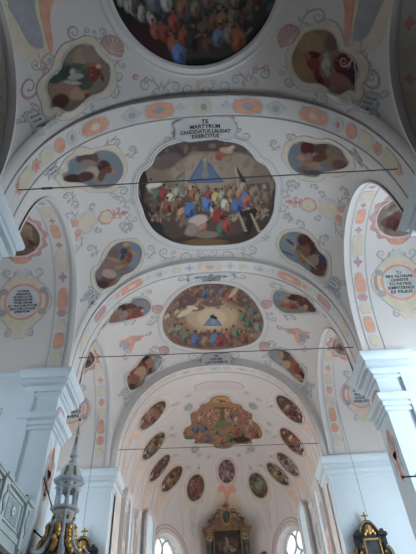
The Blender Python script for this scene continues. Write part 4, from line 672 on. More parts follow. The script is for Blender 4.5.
ITF4 = [('E', 205, 75, 80, 50, 0, '8a6038'), ('E', 210, 110, 100, 60, 0, '8c6444'), ('E', 205, 65, 50, 16, 0, 'a07a48'), ('E', 120, 140, 60, 34, 0, '8a5c4a'), ('E', 290, 140, 60, 34, 0, '7c5444'), ('S', 70, 100, 350, 170, 160, 8, ['a07464', '7a4c3c', 'b08c78', '5e4034', '8c4c3c'], .8), ('S', 40, 170, 380, 270, 240, 9, ['7c5040', '5a687c', 'a07c60', '4a2c26', '8a3c30', '6a5444'], .8),
  ('P', [(200, 95), (213, 95), (220, 160), (192, 160)], '5c5236'), ('P', [(172, 95), (240, 97), (240, 103), (172, 101)], '50402c'), ('E', 208, 172, 36, 20, 0, '5e6448'), ('E', 205, 68, 28, 3, 15, '4c3420'), ('E', 205, 72, 16, 3, -25, '50381f'),
  ('F', 95, 190, 36, '4c5c7c', 20), ('F', 125, 185, 30, '44587c', -40), ('F', 70, 215, 34, '8a5a40', 20), ('F', 150, 235, 34, '3c5274', 40), ('F', 110, 225, 36, '8c6048', 20), ('F', 180, 200, 28, '586c4c'), ('F', 240, 230, 36, '486050', 0), ('F', 265, 200, 36, '8a4a38', -10), ('F', 290, 215, 38, '6c4838', -20), ('F', 320, 190, 36, '8c6450', -20), ('F', 350, 210, 36, '7a4038', -20), ('F', 335, 160, 30, 'a07860', -20), ('F', 200, 240, 34, '8c5c44', 0), ('F', 245, 130, 26, '4c5470', 0), ('F', 270, 150, 28, 'a07c64', 0), ('F', 150, 130, 30, '9c6c54', 10), ('F', 110, 145, 28, 'a07a64', 10), ('E', 290, 240, 44, 16, 0, '342c28'), ('E', 60, 230, 26, 10, 0, '50604c')]
ch, pts = picture('F4', d['o'], (175, 385, 4.38), .5, '85603f', ITF4, t, 80, seed=7, k=5)
frame(ch, pts, t, RINGW, stucco)
# dome painting over the viewer
t = thing('ceiling_fresco', 'great dark round painting of a crowded heaven at the top edge of the picture', 'fresco', SURF['bay0'].P(-.1, 3.9))
EL = [(3.08*math.cos(a), 3.2*math.sin(a)) for a in np.linspace(0, 2*PI, 24, endpoint=False)]
ch0 = Chart(SURF['bay0'], -.12, 3.85, (0, -1, 0))
E0 = [('E', 165, 10, 300, 120, 0, '3a3632'), ('P', [(-100, -300), (60, 30), (80, 130), (200, 220), (500, 300), (200, 400), (-100, 400)], '1c1a1a')]
bgF1 = '2a2626'
def canvF1():
    # picture coordinates: photo-like units, 24 per metre, origin at the lower rim of the dome painting
    return [[195, 25, 0, 0, 0, 0], [-30, 0, 21, 0, 0, 0]]
DATA['paint']['F1'] = dict(s='bay0', u=-.12, v=3.85, o=EL, q=[[197, 26.5, 0, 0, 0, 0], [-6.5, 0, -24, 0, 0, 0]])
ITF1 = [('E', 195, -30, 70, 60, 0, '3c443c'), ('E', 165, -20, 40, 40, 0, '4c4034'), ('E', 225, -10, 40, 30, 0, '5c4c44'), ('S', 125, -70, 275, 45, 330, 4.5, ['5a3c34', '3c3c44', '6a5a4c', '2c2828', '74685c', '4a2420', '34445c'], .8), ('P', [(100, -40), (118, -2), (150, 45), (182, 72), (140, 80), (90, 40)], '1c191b'), ('E', 200, 73, 36, 12, 0, '141416'), ('E', 255, 56, 36, 14, -50, '1e1c1e'), ('E', 150, 48, 28, 14, 50, '2c1818')]
rr = random.Random(4)
for k in range(16): ITF1.append(('F', 122+k*2.2+rr.uniform(-2, 2), 4+k*1.6+rr.uniform(-4, 4), 9, rr.choice(['6c6c68', '5c5c5a', '78766e', '3a3634'])))
for x, y, s_, c in [(158, 8, 22, '5c6070'), (168, 14, 14, '8c8a8a'), (150, 5, 12, '7c7044'), (163, 38, 15, '6c2820'), (155, 36, 13, '783428'), (174, 30, 14, '7a2c26'), (172, 48, 16, '74341f'), (177, 56, 18, '34507c'), (183, 42, 14, '6c2c20'), (192, 44, 18, '2c2428'), (184, 18, 16, '6a4a3c'), (205, 36, 14, '4c3a30'), (214, 30, 13, '5c3c2c'), (222, 30, 14, '6c4a34'), (232, 28, 13, '5a5048'), (218, 44, 15, '46526c'), (238, 46, 20, '74391f'), (228, 42, 14, '5c544c'), (244, 30, 15, '3c2c2c'), (250, 20, 13, '4a4038'), (257, 12, 14, '5a2420'), (264, 8, 16, '2c3c5c'), (218, 4, 18, '9a8c84'), (224, -2, 14, '5c1c20'), (240, 0, 14, '8c847c'), (206, 50, 14, '4a2c24'), (245, 5, 12, '8c8c8c'), (196, 20, 12, '6a5444'), (208, 14, 12, '704c3c'), (180, 4, 12, '5c4c48'), (270, 0, 12, '5c3028'), (235, 14, 12, '6c6058')]:
    ITF1.append(('F', x, y, s_, c, (x*7) % 30-15))
ch, pts = picture('F1', EL, None, .34, bgF1, ITF1, t, 110, seed=9, k=10)
frame(ch, pts, t, [(-.05, 0), (-.05, .07), (.05, .12), (.12, .1), (.14, .06), (.26, .05), (.3, .08), (.36, .07), (.4, 0)], stucco)
scrolls('F1', t)
ch = Chart(SURF['bay0'], .05, 7.62, (0, -1, 0)); mb = MB(); fill(mb, ch, blob(.5, .2, 'lobed'), .015, 0, 2); mb.build('painted_panel', cream, t)
for (x, y) in ((-2.6, 7.2), (-2.2, 7.35), (2.1, 7.2), (2.5, 7.1)):
    ch = Chart(SURF['bay0'], x, y, (0, -1, 0)); mb = MB()
    for k in range(6): fill(mb, ch, [(.09*math.cos(k)+.04*math.cos(a), .09*math.sin(k)+.04*math.sin(a)) for a in np.linspace(0, 2*PI, 7)[:-1]], .015, 0, 1)
    fill(mb, ch, [(.04*math.cos(a), .04*math.sin(a)) for a in np.linspace(0, 2*PI, 7)[:-1]], .02, 1, 1); mb.build('painted_flower', [peach, cream], t)
# ---- ovals of the apse ----
OPOS = ['leftmost, next to the choir arch', 'second from the left end', 'third from the left end, narrow', 'fourth from the left end', 'just left of the central one', 'directly above the high altar cross',
        'just right of the central one', 'fourth from the right end', 'third from the right end', 'second from the right end', 'rightmost, next to the choir arch']
OC = [['8a5a48', '5c2c28', '8c7460'], ['7c5c3c', '6a7060', '4a3020'], ['5c3a2c', '4c607c', '8a4c34'], ['7c5434', '8a6848', '4c3420'], ['7a4038', '5c4450', '8a4c3c'], ['6a5868', '8c7064', '704440'], ['5a7050', '7c5040', '6a7078'], ['8a7850', '6c5838', '4c3c28'], ['6a7484', '7c5c40', '5c4030'], ['8a4034', '5c3430', 'a08468'], ['6c2c34', '4a2c30', '7c7458']]
for i in range(11):
    key = 'O%d' % i; d = DATA['paint'][key]; xs_, ys_ = [], []
    t = thing('apse_medallion', 'oval painted scene in the apse vault, '+OPOS[i], 'fresco', SURF['chancel'].P(d['u'], d['v']), 'oval medallions of the apse vault')
    q = d['q']; x0, y0 = q[0][0], q[1][0]; rr = random.Random(i+3); it = [('E', x0, y0, 9, 9, 0, OC[i][0], .5)]
    it += [('S', x0-14, y0-14, x0+14, y0+14, 60, 2.6, OC[i]+['3a2822', 'a08468'], .7)]
    it += [('F', x0+rr.uniform(-1.5, 1.5), y0+rr.uniform(-1, 1), 9, OC[i][0], rr.uniform(-40, 40)), ('F', x0+rr.uniform(-4, 4), y0+rr.uniform(2, 5), 7, OC[i][1], rr.uniform(-30, 30)), ('F', x0+rr.uniform(-4, 4), y0-rr.uniform(2, 5), 6, OC[i][2], rr.uniform(-30, 30))]
    ch, pts = picture(key, d['o'], None, .5, '4e382e', it, t, 30, seed=i, k=4)
    frame(ch, pts, t, [(-.02, 0), (-.02, .04), (.06, .04), (.06, 0)], greyline, 'frame')
    P = np.array(pts); c = P.mean(0); cov = np.cov((P-c).T); ev, evec = np.linalg.eigh(cov); ax_ = evec[:, 1]; mx = evec[:, 0]
    # long axis points down, away from the crown of the vault
    cen = np.array([.35-d['u'], -(33.2-d['v'])*0+0]); 
    ctr3 = SURF['chancel'].P(.4, 33); to = ctr3-ch.p; dirc = np.array([to@ch.R, to@ch.U])
    if ax_@dirc > 0: ax_ = -ax_
    La, Lb = math.sqrt(ev[1])*1.414, math.sqrt(ev[0])*1.414
    colr = {0: palepeach, 1: palepeach, 2: palepeach, 3: palepeach, 4: cream, 5: palerose, 6: cream}.get(i, palepeach)
    mb = MB(); n = 48; S1 = []
    for k in range(n):
        a = 2*PI*k/n; rb = 1+.06*math.cos(7*a)
        S1.append(c+ax_*math.cos(a)*La*(1.32 if math.cos(a) > 0 else 1.28)*rb+mx*math.sin(a)*(Lb+.24)*rb)
    fill(mb, ch, S1, .008, 0, 5)
    def tail(s0, s1, w0, w1, mi, sg):
        T = [c+ax_*sg*(La*s0+(s1-s0)*La*u_)+mx*w_*(w0+(w1-w0)*u_)*(1+.25*math.sin(u_*9)) for u_, w_ in [(z, 1) for z in np.linspace(0, 1, 7)]+[(z, -1) for z in np.linspace(1, 0, 7)]]
        fill(mb, ch, T, .010, mi, 3)
    if i == 5:
        tail(1.2, 2.3, .34, .1, 1, 1)
        for q_ in (-1, 1): cc = c+ax_*La*2.05+mx*q_*.62; fill(mb, ch, [cc+np.array([.5*math.cos(a), .6*math.sin(a)]) for a in np.linspace(0, 2*PI, 20)[:-1]], .011, 2, 2)
        for q_ in (-1, 1): cc = c+ax_*La*1.3+mx*q_*.45; fill(mb, ch, [cc+np.array([.3*math.cos(a), .22*math.sin(a)]) for a in np.linspace(0, 2*PI, 20)[:-1]], .016, 1, 2)
    else:
        tail(1.25, 2.05, .3, .16, 3 if i in (4, 6) else 0, 1); tail(1.25, 2.1, .2, .04, 3, -1)
        for u_, m_ in ((1.55, 1), (1.95, 3)): cc = c+ax_*La*u_; fill(mb, ch, [cc+.13*np.array([math.cos(a), math.sin(a)]) for a in np.linspace(0, 2*PI, 12)[:-1]], .017, m_, 1)
        cc = c-ax_*La*1.65; fill(mb, ch, [cc+.14*np.array([math.cos(a), math.sin(a)]) for a in np.linspace(0, 2*PI, 12)[:-1]], .017, 4, 1)
    mb.build('painted_surround', [colr, peach if i == 5 else palepeach, cream, palegrey, greyorn], t)
    mb = MB()
    for q_ in (-1, 1):
        ribbon(mb, ch, [c+ax_*La*1.9*math.cos(a)+mx*q_*(Lb+.5)*math.sin(a) for a in np.linspace(.25, PI-.25, 25)], .035, .016)
    mb.build('border_line', [palerose], t)
for k, lab in (('rel1', 'upper left'), ('rel2', 'upper right'), ('rel3', 'lower left'), ('rel4', 'lower right')):
    sf, u, v, a, b = DATA['an'][k]; S = SURF[sf]; ch = Chart(S, u, v, (0, -1, 0)); t = thing('painted_rosette', 'small grey oval rosette at the %s of the brown apse fresco' % lab, 'rosette', S.P(u, v), 'grey rosettes round the apse fresco')
    mb = MB(); r = .42; E_ = lambda s_: [(r*s_*math.cos(z), r*1.1*s_*math.sin(z)) for z in np.linspace(0, 2*PI, 25)[:-1]]
    fill(mb, ch, E_(1), .03, 0, 2); fill(mb, ch, E_(.75), .045, 1, 2); mb.build('disc', [palegrey, slate], t)
    mb = MB(); fill(mb, ch, blob(.38, .4, 'star'), .06, 0, 2); mb.build('boss', greyorn, t)
LEAFPOS = ['beside the top lobe of the brown apse fresco', 'above the upper shoulder of the brown apse fresco', 'next to the upper grey rosette of the apse fresco', 'at the widest side of the brown apse fresco', 'at the lower side of the brown apse fresco', 'under the brown apse fresco near the central oval', 'at the lower corner of the brown apse fresco']
for sg in (-1, 1):       # small leaves between fresco and ovals
    for j, (x, y) in enumerate(((1.3, 29.0), (2.1, 29.6), (2.9, 30.0), (3.6, 32.3), (3.5, 33.2), (1.2, 36.4), (1.9, 36.0))):
        xx = axis(y)+.05+sg*x; S = SURF['chancel']; ch = Chart(S, xx, y, (0, -1, 0))
        o = MB(); fill(o, ch, blob(.55, .42, 'lobed'), .014, 0, 2); fill(o, ch, blob(.25, .2, 'star'), .02, 1, 1)
        o = o.build('painted_leaf', [palegrey, rosy] if j % 2 else [palerose, greyorn])
        tag(o, 'small %s leaf ornament %s, %s' % ('grey' if j % 2 else 'rose', LEAFPOS[j], 'left' if sg < 0 else 'right'), 'ornament', 'leaf ornaments of the apse')
# ---- inscriptions ----
def plaque(key, lab, w_, h_, lines, size, lead, cy, curve, base=palegrey, widths=None, dv=0, dashes=False, S=None, H=0.):
    sf, u, v, a, b = DATA['an'][key]; v += dv
    if S is None: S = SURF[sf]
    else: u, v = 0., 0.
    ch = Chart(S, u, v, (0, -1, 0)); t = thing('inscription_plaque', lab, 'inscription', S.P(u, v))
    P = [(w_/2*sgnp(math.cos(z), .5)*(1+.04*math.cos(9*z)), h_/2*sgnp(math.sin(z), .55)*(1+.07*math.cos(7*z))) for z in np.linspace(0, 2*PI, 60, endpoint=False)]
    P = [(x, y-curve*x*x) for x, y in P]
    mb = MB(); fill(mb, ch, [(x*1.04, y*1.08) for x, y in P], .012+H, 0, 4); fill(mb, ch, P, .02+H, 1, 4); mb.build('plate', [greyorn, base], t)
    if lines: txt(ch, lines, cy, size, lead, t, h=.034+H, curve=curve, widths=widths)
    if dashes:
        rnd = random.Random(2); mb = MB()
        for r, L in ((.28, .5), (.05, 1.8), (-.2, 2.4)):
            x = -L/2
            while x < L/2: ribbon(mb, ch, [(x, r-.06), (x+rnd.uniform(.0, .05), r+.06)], .025, .03); x += rnd.uniform(.12, .2)
        mb.build('lettering', rosy, t)
    return t
plaque('plqF2', 'grey scalloped plaque lettered TE MARTYRUM above the lobed triangle fresco', 2.6, 1.16, ['TE', 'MARTYRUM', 'CANDIDATUS LAUDAT', 'EXERCITUS'], .27, .245, .37, .03, widths=[.3, 1.3, 2.2, 1.2], dv=-.0, H=.09)
plaque('plqF3', 'grey plaque lettered TE PROPHETARUM above the oval cloud fresco', 2.5, .85, ['TE', 'PROPHETARUM', 'LAUDABILIS', 'NUMERUS'], .2, .17, .24, .03, widths=[.25, 1.8, 1.1, 1.0], dv=.1, H=.09)
plaque('plqTD', 'small dark grey plaque lettered TE DEUM LAUDAMUS in front of the choir arch', 1.9, .72, ['TE', 'DEUM', 'LAUDAMUS'], .2, .2, .2, .03, base=greyorn, widths=[.25, .75, 1.45], S=Slant((.2, 25.83, 20.36), (0, -.7, .71)))
plaque('plqC', 'pale rose painted plaque with faint writing over the apse fresco', 3.3, .95, None, .2, .2, 0, .03, base=mat('faint rose field', (.68, .60, .58), .9), dashes=True)
# ---- medallions and cartouches of the side barrels ----
CT = {'A': {-1: ['PATREM', 'IMMENSAE', 'MAIESTATIS', 'VENERANDUM', 'TUUM VERUM', 'ET UNICUM FILIUM', 'SANCTUM QUOQUE', 'SPIRITUM'], 1: ['TU', 'REX GLORIAE', 'CHRISTE', 'TU PATRIS', 'SEMPITERNUS', 'ES FILIUS']},
      'B': {-1: ['TE ERGO', 'QUAESUMUS', 'TUIS FAMULIS', 'SUBVENI'], 1: ['TU', 'DEVICTO', 'MORTIS', 'ACULEO', 'APERUISTI']}}
for k in 'AB':
    for sg in (-1, 1):
        S = SURF[PN[sg]+k]; where = 'before the middle pier' if k == 'A' else 'beyond the middle pier'
        sf, u, v, a, b = DATA['an']['car'+k+('L' if sg < 0 else 'R')]; u = 8.72 if k == 'A' else 8.75; v = 2.455
        ch = Chart(S, u, v, (0, 0, 1), (sg*8, S.c, 10)); t = thing('inscription_cartouche', 'cartouche with peach ring and black lettering in the %s side vault, %s' % (PN[sg], where), 'inscription', S.P(u, v), 'lettered cartouches of the side vaults')
        mb = MB(); r = .78 if k == 'A' else .72
        def rp(s_, l=0, m=4, sy=1.): return [(r*s_*math.cos(z)*(1+l*math.cos(m*z)), r*s_*sy*math.sin(z)*(1+l*math.cos(m*z))) for z in np.linspace(0, 2*PI, 64, endpoint=False)]
        fill(mb, ch, rp(1.62, .06, 4, 1.08), .010, 0, 5); fill(mb, ch, rp(1.56, .06, 4, 1.08), .014, 1, 5)
        mb.build('painted_border', [greyorn, cream if k == 'A' else palepeach], t)
        for z in (.5, -.5, PI+.5, PI-.5):
            mb = MB(); fill(mb, ch, [(r*1.32*math.cos(z)+.18*math.cos(q_), r*1.35*math.sin(z)+.16*math.sin(q_)) for q_ in np.linspace(0, 2*PI, 14)[:-1]], .02, 0, 1); mb.build('painted_field', slate, t)
        for q in (-1, 1): mb = MB(); fill(mb, ch, [(q*(r*1.38+x), y) for x, y in [(-.1, .5), (.08, .34), (.12, 0), (.08, -.34), (-.1, -.5), (-.02, 0)]], .024, 0, 1); mb.build('painted_field', rosy, t)
        mb = MB(); fill(mb, ch, rp(1.12), .02, 0, 3); mb.build('ring', [peach], t)
        mb = MB(); fill(mb, ch, rp(.98), .028, 0, 3); mb.build('disc', [palegrey], t)
        for q in (-1, 1):
            mb = MB(); curl(mb, ch, q*.2, r*1.6, q*.9, r*2.0, -q); mb.build('painted_scroll', greyorn, t)
            mb = MB(); curl(mb, ch, q*.15, -r*1.6, q*.6, -r*2.0, q); mb.build('painted_scroll', greyorn, t)
        mb = MB()
        fill(mb, ch, [(x, y+r*1.85) for x, y in blob(.6, .5, 'lobed')], .02, 0, 2); mb.build('crest', palegrey, t)
        mb = MB(); fill(mb, ch, [(x, y-r*1.85) for x, y in blob(.7, .5, 'lobed')], .02, 0, 2); mb.build('pendant', cream, t)
        L = CT[k][sg]; n = len(L); lead = 1.25*r/n*1.15
        txt(ch, L, lead*(n-1)/2, lead*1.0, lead, t, h=.04, widths=[min(.62*len(s_)*lead, 1.75*r*math.sqrt(max(.1, 1-((i_-(n-1)/2)/(n*.62))**2))) for i_, s_ in enumerate(L)])
        # round painting at the crown of the side barrel
        u, v = (8.75, 1.64) if k == 'A' else (8.1, 1.62); key = 'RM'+k+str(sg)
        t = thing('round_medallion', 'round painting with scalloped rose border in the %s side vault, %s' % (PN[sg], where), 'fresco', S.P(u, v), 'round paintings of the side vaults')
        ch = Chart(S, u, v, (0, -1, 0), (sg*8, S.c, 10)); R1 = 1.12
        DATA['paint'][key] = dict(s=PN[sg]+k, u=u, v=v, o=[(R1*math.cos(z), R1*math.sin(z)) for z in np.linspace(0, 2*PI, 20)[:-1]], q=[[0, 20, 0, 0, 0, 0], [0, 0, -20, 0, 0, 0]])
        ill = {('A', -1): .3, ('A', 1): .7, ('B', -1): .4, ('B', 1): .5}[k, sg]
        c3 = (['5a4634', '3a2c22', '7a6248'], '4a3c30') if sg < 0 else (['8c7c6c', '6a3c38', 'a89c8c'], '7c6c60')
        picture(key, DATA['paint'][key]['o'], None, ill, c3[1], [('E', 0, 0, 18, 18, 0, c3[0][0]), ('S', -20, -20, 20, 20, 70, 4, c3[0], .6), ('F', -4, 2, 20, c3[0][1], 20), ('F', 8, 6, 14, '503430', -30), ('E', -10, 6, 9, 7, 0, '5c2c28', .7)], t, 30, k=3)
        P = [(R1*math.cos(z), R1*math.sin(z)) for z in np.linspace(0, 2*PI, 90)[:-1]]
        frame(ch, P, t, [(-.02, 0), (-.02, .05), (.07, .05), (.07, 0)], palerose, 'frame')
        frame(ch, P, t, [(.1, 0), (.1, .012), (.28, .012), (.28, 0)], rosy, 'scalloped_border', off=lambda i: 1+.28*math.cos(i*2*PI*14/89))
        mb = MB(); fill(mb, ch, [(x, y-R1*1.2) for x, y in blob(.7, .36, 'ornate')], .02, 0, 2); mb.build('painted_panel', peach, t)
# ---- free-standing painted ornaments between the medallions ----
ORN = {'mid': .64, 'rnd': .58, 'gem': .6, 'wing': .62, 'corner': .82}
def big_orn(key, lab, kind):
    sf, u, v, a, b = DATA['an'][key]; S = SURF[sf]; sg = 1 if u > 0 else -1; ch = Chart(S, u, v, (0, -1, 0)); ch.Ji = ch.Ji*ORN[kind]; t = thing('painted_ornament', lab, 'ornament', S.P(u, v))
    m_ = lambda P: [(-sg*x, y) for x, y in P]        # drawn with +x towards the crown
    mb = MB()
    if kind == 'mid':
        P = catmull([(-.7, .55), (-.2, .8), (.35, .75), (.8, .5), (.7, .1), (.8, -.3), (.4, -.7), (-.1, -.85), (-.6, -.6), (-.75, 0)], 5)
        fill(mb, ch, m_([(x*1.1, y*1.1) for x, y in P]), .010, 0, 4); fill(mb, ch, m_([(x*.8, y*.82) for x, y in P]), .016, 1, 4); mb.build('painted_field', [palegrey, cream], t)
        for q in (-1, 1): mb = MB(); fill(mb, ch, m_([(-.85+.25*math.cos(z)*(1+.15*math.cos(5*z)), q*.42+.28*math.sin(z)) for z in np.linspace(0, 2*PI, 20)[:-1]]), .02, 0, 2); mb.build('peach_field', peach, t)
        for q in (-1, 1): mb = MB(); curl(mb, ch, -sg*-.7, q*.7, -sg*-1.5, q*1.5, q*sg); mb.build('painted_scroll', greyorn, t); mb = MB(); curl(mb, ch, -sg*.5, q*.8, -sg*1., q*1.2, -q*sg); mb.build('painted_scroll', greyorn, t)
    elif kind == 'rnd':
        P = blob(1.1, 1.1, 'round', 40); fill(mb, ch, [(x*1.25*(1+.06*math.cos(k)), y*1.25*(1+.06*math.cos(k))) for k, (x, y) in enumerate(P)], .010, 0, 3); fill(mb, ch, [(x*.95, y*.95) for x, y in P], .018, 1, 3); mb.build('painted_field', [peach, cream], t)
        for q in (-1, 1): mb = MB(); curl(mb, ch, -sg*.6, q*.15, -sg*1.3, q*.45, q*sg); mb.build('painted_scroll', rosy, t)
    elif kind == 'gem':
        fill(mb, ch, blob(.95, .42, 'diamond'), .016, 0, 2); fill(mb, ch, blob(.4, .5, 'star'), .022, 1, 2); mb.build('painted_field', [peach, rosy], t)
        for q in (-1, 1):
            mb = MB(); curl(mb, ch, -sg*.2, q*.3, -sg*1., q*.95, -q*sg); mb.build('painted_scroll', greyorn, t)
            mb = MB(); curl(mb, ch, -sg*.2, q*1.0, sg*.3, q*1.6, q*sg); mb.build('painted_scroll', greyorn, t)
    elif kind == 'wing':
        P = catmull([(-.9, 1.0), (-.3, .75), (.3, .8), (.9, .5), (1.7, .15), (2.1, .0), (1.6, -.05), (1.2, -.35), (.6, -.3), (.3, -.9), (.0, -1.15), (-.3, -.6), (-.2, 0), (-.6, .4)], 4)
        fill(mb, ch, m_([(x*1.06, y*1.1) for x, y in P]), .010, 0, 4); fill(mb, ch, m_(P), .016, 1, 4); mb.build('painted_field', [palegrey, peach], t)
        mb = MB(); fill(mb, ch, m_(catmull([(-.9, .5), (-.3, .4), (.05, .1), (-.1, -.5), (-.5, -.7), (-.75, -.4), (-.6, 0), (-.95, .1)], 4)), .022, 0, 3); fill(mb, ch, m_([(.9+.42*math.cos(z), .12+.2*math.sin(z)) for z in np.linspace(0, 2*PI, 16)[:-1]]), .022, 0, 2); mb.build('slate_field', slate, t)
        mb = MB(); curl(mb, ch, -sg*-.2, -.9, -sg*-.7, -1.8, sg); mb.build('painted_scroll', rosy, t); mb = MB(); curl(mb, ch, -sg*1.9, .1, -sg*2.6, .25, sg); mb.build('painted_scroll', rosy, t)
    elif kind == 'corner':
        P = catmull([(-1.0, .2), (-.95, -.6), (-.5, -1.1), (.1, -1.2), (.5, -1.0), (.6, -.4), (.7, .3), (1.2, .9), (1.6, 1.6), (-.2, 1.8), (-.9, 1.2)], 5)
        fill(mb, ch, m_(P), .010, 0, 4); mb.build('cream_field', cream, t)
        mb = MB(); fill(mb, ch, m_(catmull([(-.6, 1.6), (-.55, .3), (-.35, -.5), (.15, -.7), (.3, -.1), (.35, .7), (.6, 1.6)], 4)), .018, 0, 3); mb.build('slate_field', slate, t)
        mb = MB(); fill(mb, ch, m_(catmull([(.4, -.9), (.62, -.8), (.85, .2), (1.3, .9), (1.9, 1.4), (1.1, 1.9), (.75, 1.2), (.5, .4)], 4)), .024, 0, 3); mb.build('peach_field', peach, t)
        mb = MB(); curl(mb, ch, 0, -1.15, -sg*-1.1, -2.0, -sg); curl(mb, ch, -sg*.1, -1.2, -sg*.6, -1.7, sg); mb.build('painted_scroll', rosy, t)
for s_, nm in (('L', 'left'), ('R', 'right')):
    big_orn('midA'+s_, 'cream shield ornament with two peach rosettes, far %s of the triangle fresco' % nm, 'mid')
    big_orn('rndA'+s_, 'round cream ornament ringed in peach, %s of the lobed triangle fresco' % nm, 'rnd')
    big_orn('gemA'+s_, 'small peach diamond with grey scrolls next to the %s rim of the triangle fresco' % nm, 'gem')
    big_orn('midB'+s_, 'peach winged ornament with slate shields by the tie rod, %s of the oval fresco' % nm, 'wing')
    big_orn('mid0'+s_, 'large peach and slate corner ornament at the top %s of the picture' % nm, 'corner')

# ======================= FITTINGS =======================
def bar(name, lab, P, r, cat, mt=rodm, group=None, node=None):
    mb = MB(); mb.tube(P, r, 8); 
    t = thing(name, lab, cat, P[0], group); mb.build('bar', mt, t)
    if node is not None:
        m2 = MB(); p = np.array(P[0])+(np.array(P[-1])-np.array(P[0]))*node; m2.tube([p-np.array([.18, 0, 0]), p+np.array([.18, 0, 0])], r*2., 8); m2.build('turnbuckle', mt, t)
    return t
bar('tie_rod', 'iron tie rod crossing the lobed triangle fresco, nearest of the three', [(-6.22, 8.5, 14.86), (6.3, 8.5, 14.98)], .02, 'rod', group='iron tie rods', node=.075)
bar('tie_rod', 'iron tie rod spanning the vault under the oval cloud fresco', [(-6.2, 17.43, 14.72), (6.25, 17.43, 14.5)], .02, 'rod', group='iron tie rods', node=.93)
bar('tie_rod', 'thin iron tie rod across the choir arch, below the brown fresco', [(-5.85, 26.5, 14.72), (5.85, 26.5, 14.45)], .02, 'rod', group='iron tie rods', node=.9)
# hanging cords above the side altars
for sg, x, y, z in ((-1, -7.08, 25.5, 10.12), (1, 7.24, 25.5, 10.2)):
    S = SURF[PN[sg]+'B']; v = min(np.linspace(PI/2, PI, 200), key=lambda v: abs(S.P(8, v)[1]-y)); zt = S.P(8, v)[2]
    o = MB(); o.tube([(x, y, z-.05), (x, y, zt)], .012, 5); tag(o.build('hanging_cord', rodm), 'thin cord hanging straight down to the cross of the %s side altar' % PN[sg], 'cord', 'altar cords')
# ---- side altars ----
def cross(mb, c, s, mi=0):
    x, y, z = c; t = s*.09
    mb.box((x-t, y-t, z), (x+t, y+t, z+s), mi); mb.box((x-s*.3, y-t, z+s*.58), (x+s*.3, y+t, z+s*.76), mi)
    for p in ((x-s*.33, z+s*.67), (x+s*.33, z+s*.67), (x, z+s)): mb.ball((p[0], y, p[1]), s*.11, mi, 6)
def side_altar(sg, cx, yb, z0, lab):
    t = thing('side_altar', lab, 'altar', (cx, yb, 0)); f = lambda a, b, d: (cx+a*.8, yb-d, z0+b)
    mb = MB(); mb.box((cx-.78, yb-.35, 4.), (cx+.78, yb, z0-.05)); mb.build('back_panel', blackw, t)
    mb = MB(); mb.box((cx-1.1, yb-.8, 0), (cx+1.1, yb, 1.1)); mb.box((cx-1.15, yb-.5, 1.1), (cx+1.15, yb, 4.)); mb.build('altar_table', blackw, t)
    mb = MB(); mb.slab(catmull([(-.95, -.1), (-.85, .05), (-.62, .1), (-.45, .4), (-.3, .62), (0, .7), (.3, .62), (.45, .4), (.62, .1), (.85, .05), (.95, -.1), (.4, -.14), (-.4, -.14)], 3), f, 0, .4); mb.build('pediment', blackw, t, False)
    mb = MB()
    arc = [(-.6, .14), (-.45, .36), (-.28, .55), (0, .62), (.28, .55), (.45, .36), (.6, .14)]
    mb.tube([f(a, b, .42) for a, b in catmull(arc, 4, False)], .035, 6)
    for a, b, r in ((0, .3, .17), (-.18, .18, .1), (.18, .18, .1), (0, .1, .1), (-.3, .05, .08), (.3, .05, .08)): mb.ball(f(a, b, .42), (r, .06, r*1.1), 0, 8)
    mb.build('gilt_carving', gold, t)
    mb = MB(); mb.slab([(-.42, -.25), (.42, -.25), (.42, -2.1), (-.42, -2.1)], f, .35, .4); mb.build('altar_painting', mat('dark altar painting', (.06, .065, .075), .5, noise=.6, scale=3), t)
    mb = MB()
    for a in (-.48, .48): mb.box(f(a-.05, -2.1, .34)[:1]+(yb-.46, z0-2.1), (cx+a*.8+.04, yb-.34, z0-.2))
    mb.box((cx-.42, yb-.46, z0-.25), (cx+.42, yb-.34, z0-.16)); mb.build('picture_frame', gold, t)
    for a in (-.74, .74):
        mb = MB(); mb.lathe((cx+a*.8, yb-.45, z0-2.3), [(.11, 0), (.13, .1), (.1, .2), (.1, 1.6), (.13, 1.75), (.15, 1.9)], 10)
        for k in range(7): mb.ball((cx+a*.8+.07*math.cos(k*2), yb-.45+.07*math.sin(k*2)-.03, z0-2.1+k*.26), .07, 1, 6)
        mb.build('column', [blackw, gold], t)
        mb = MB(); mb.slab([(a+x, y-.05) for x, y in [(-.3, 0), (-.28, .13), (-.12, .16), (-.08, .28), (.08, .28), (.12, .16), (.28, .13), (.3, 0)]], f, .25, .55); mb.build('entablature_block', blackw, t)
    for q in (-1, 1):
        mb = MB(); mb.tube([f(q*(.95+.2*math.sin(k*.7)), -.5-k*.22, .3) for k in range(8)], [.1, .12, .1, .08, .1, .12, .1, .05], 6); mb.build('gilt_scroll', olive, t)
    mb = MB(); cross(mb, (cx, yb-.3, z0+.66), .42); mb.build('cross', gold, t)
side_altar(-1, -7.1, 26.28, 9.25, 'black and gold side altar on the left, half hidden behind the pulpit canopy')
side_altar(1, 7.26, 26.28, 9.25, 'black and gold side altar with dark picture against the right pale wall')
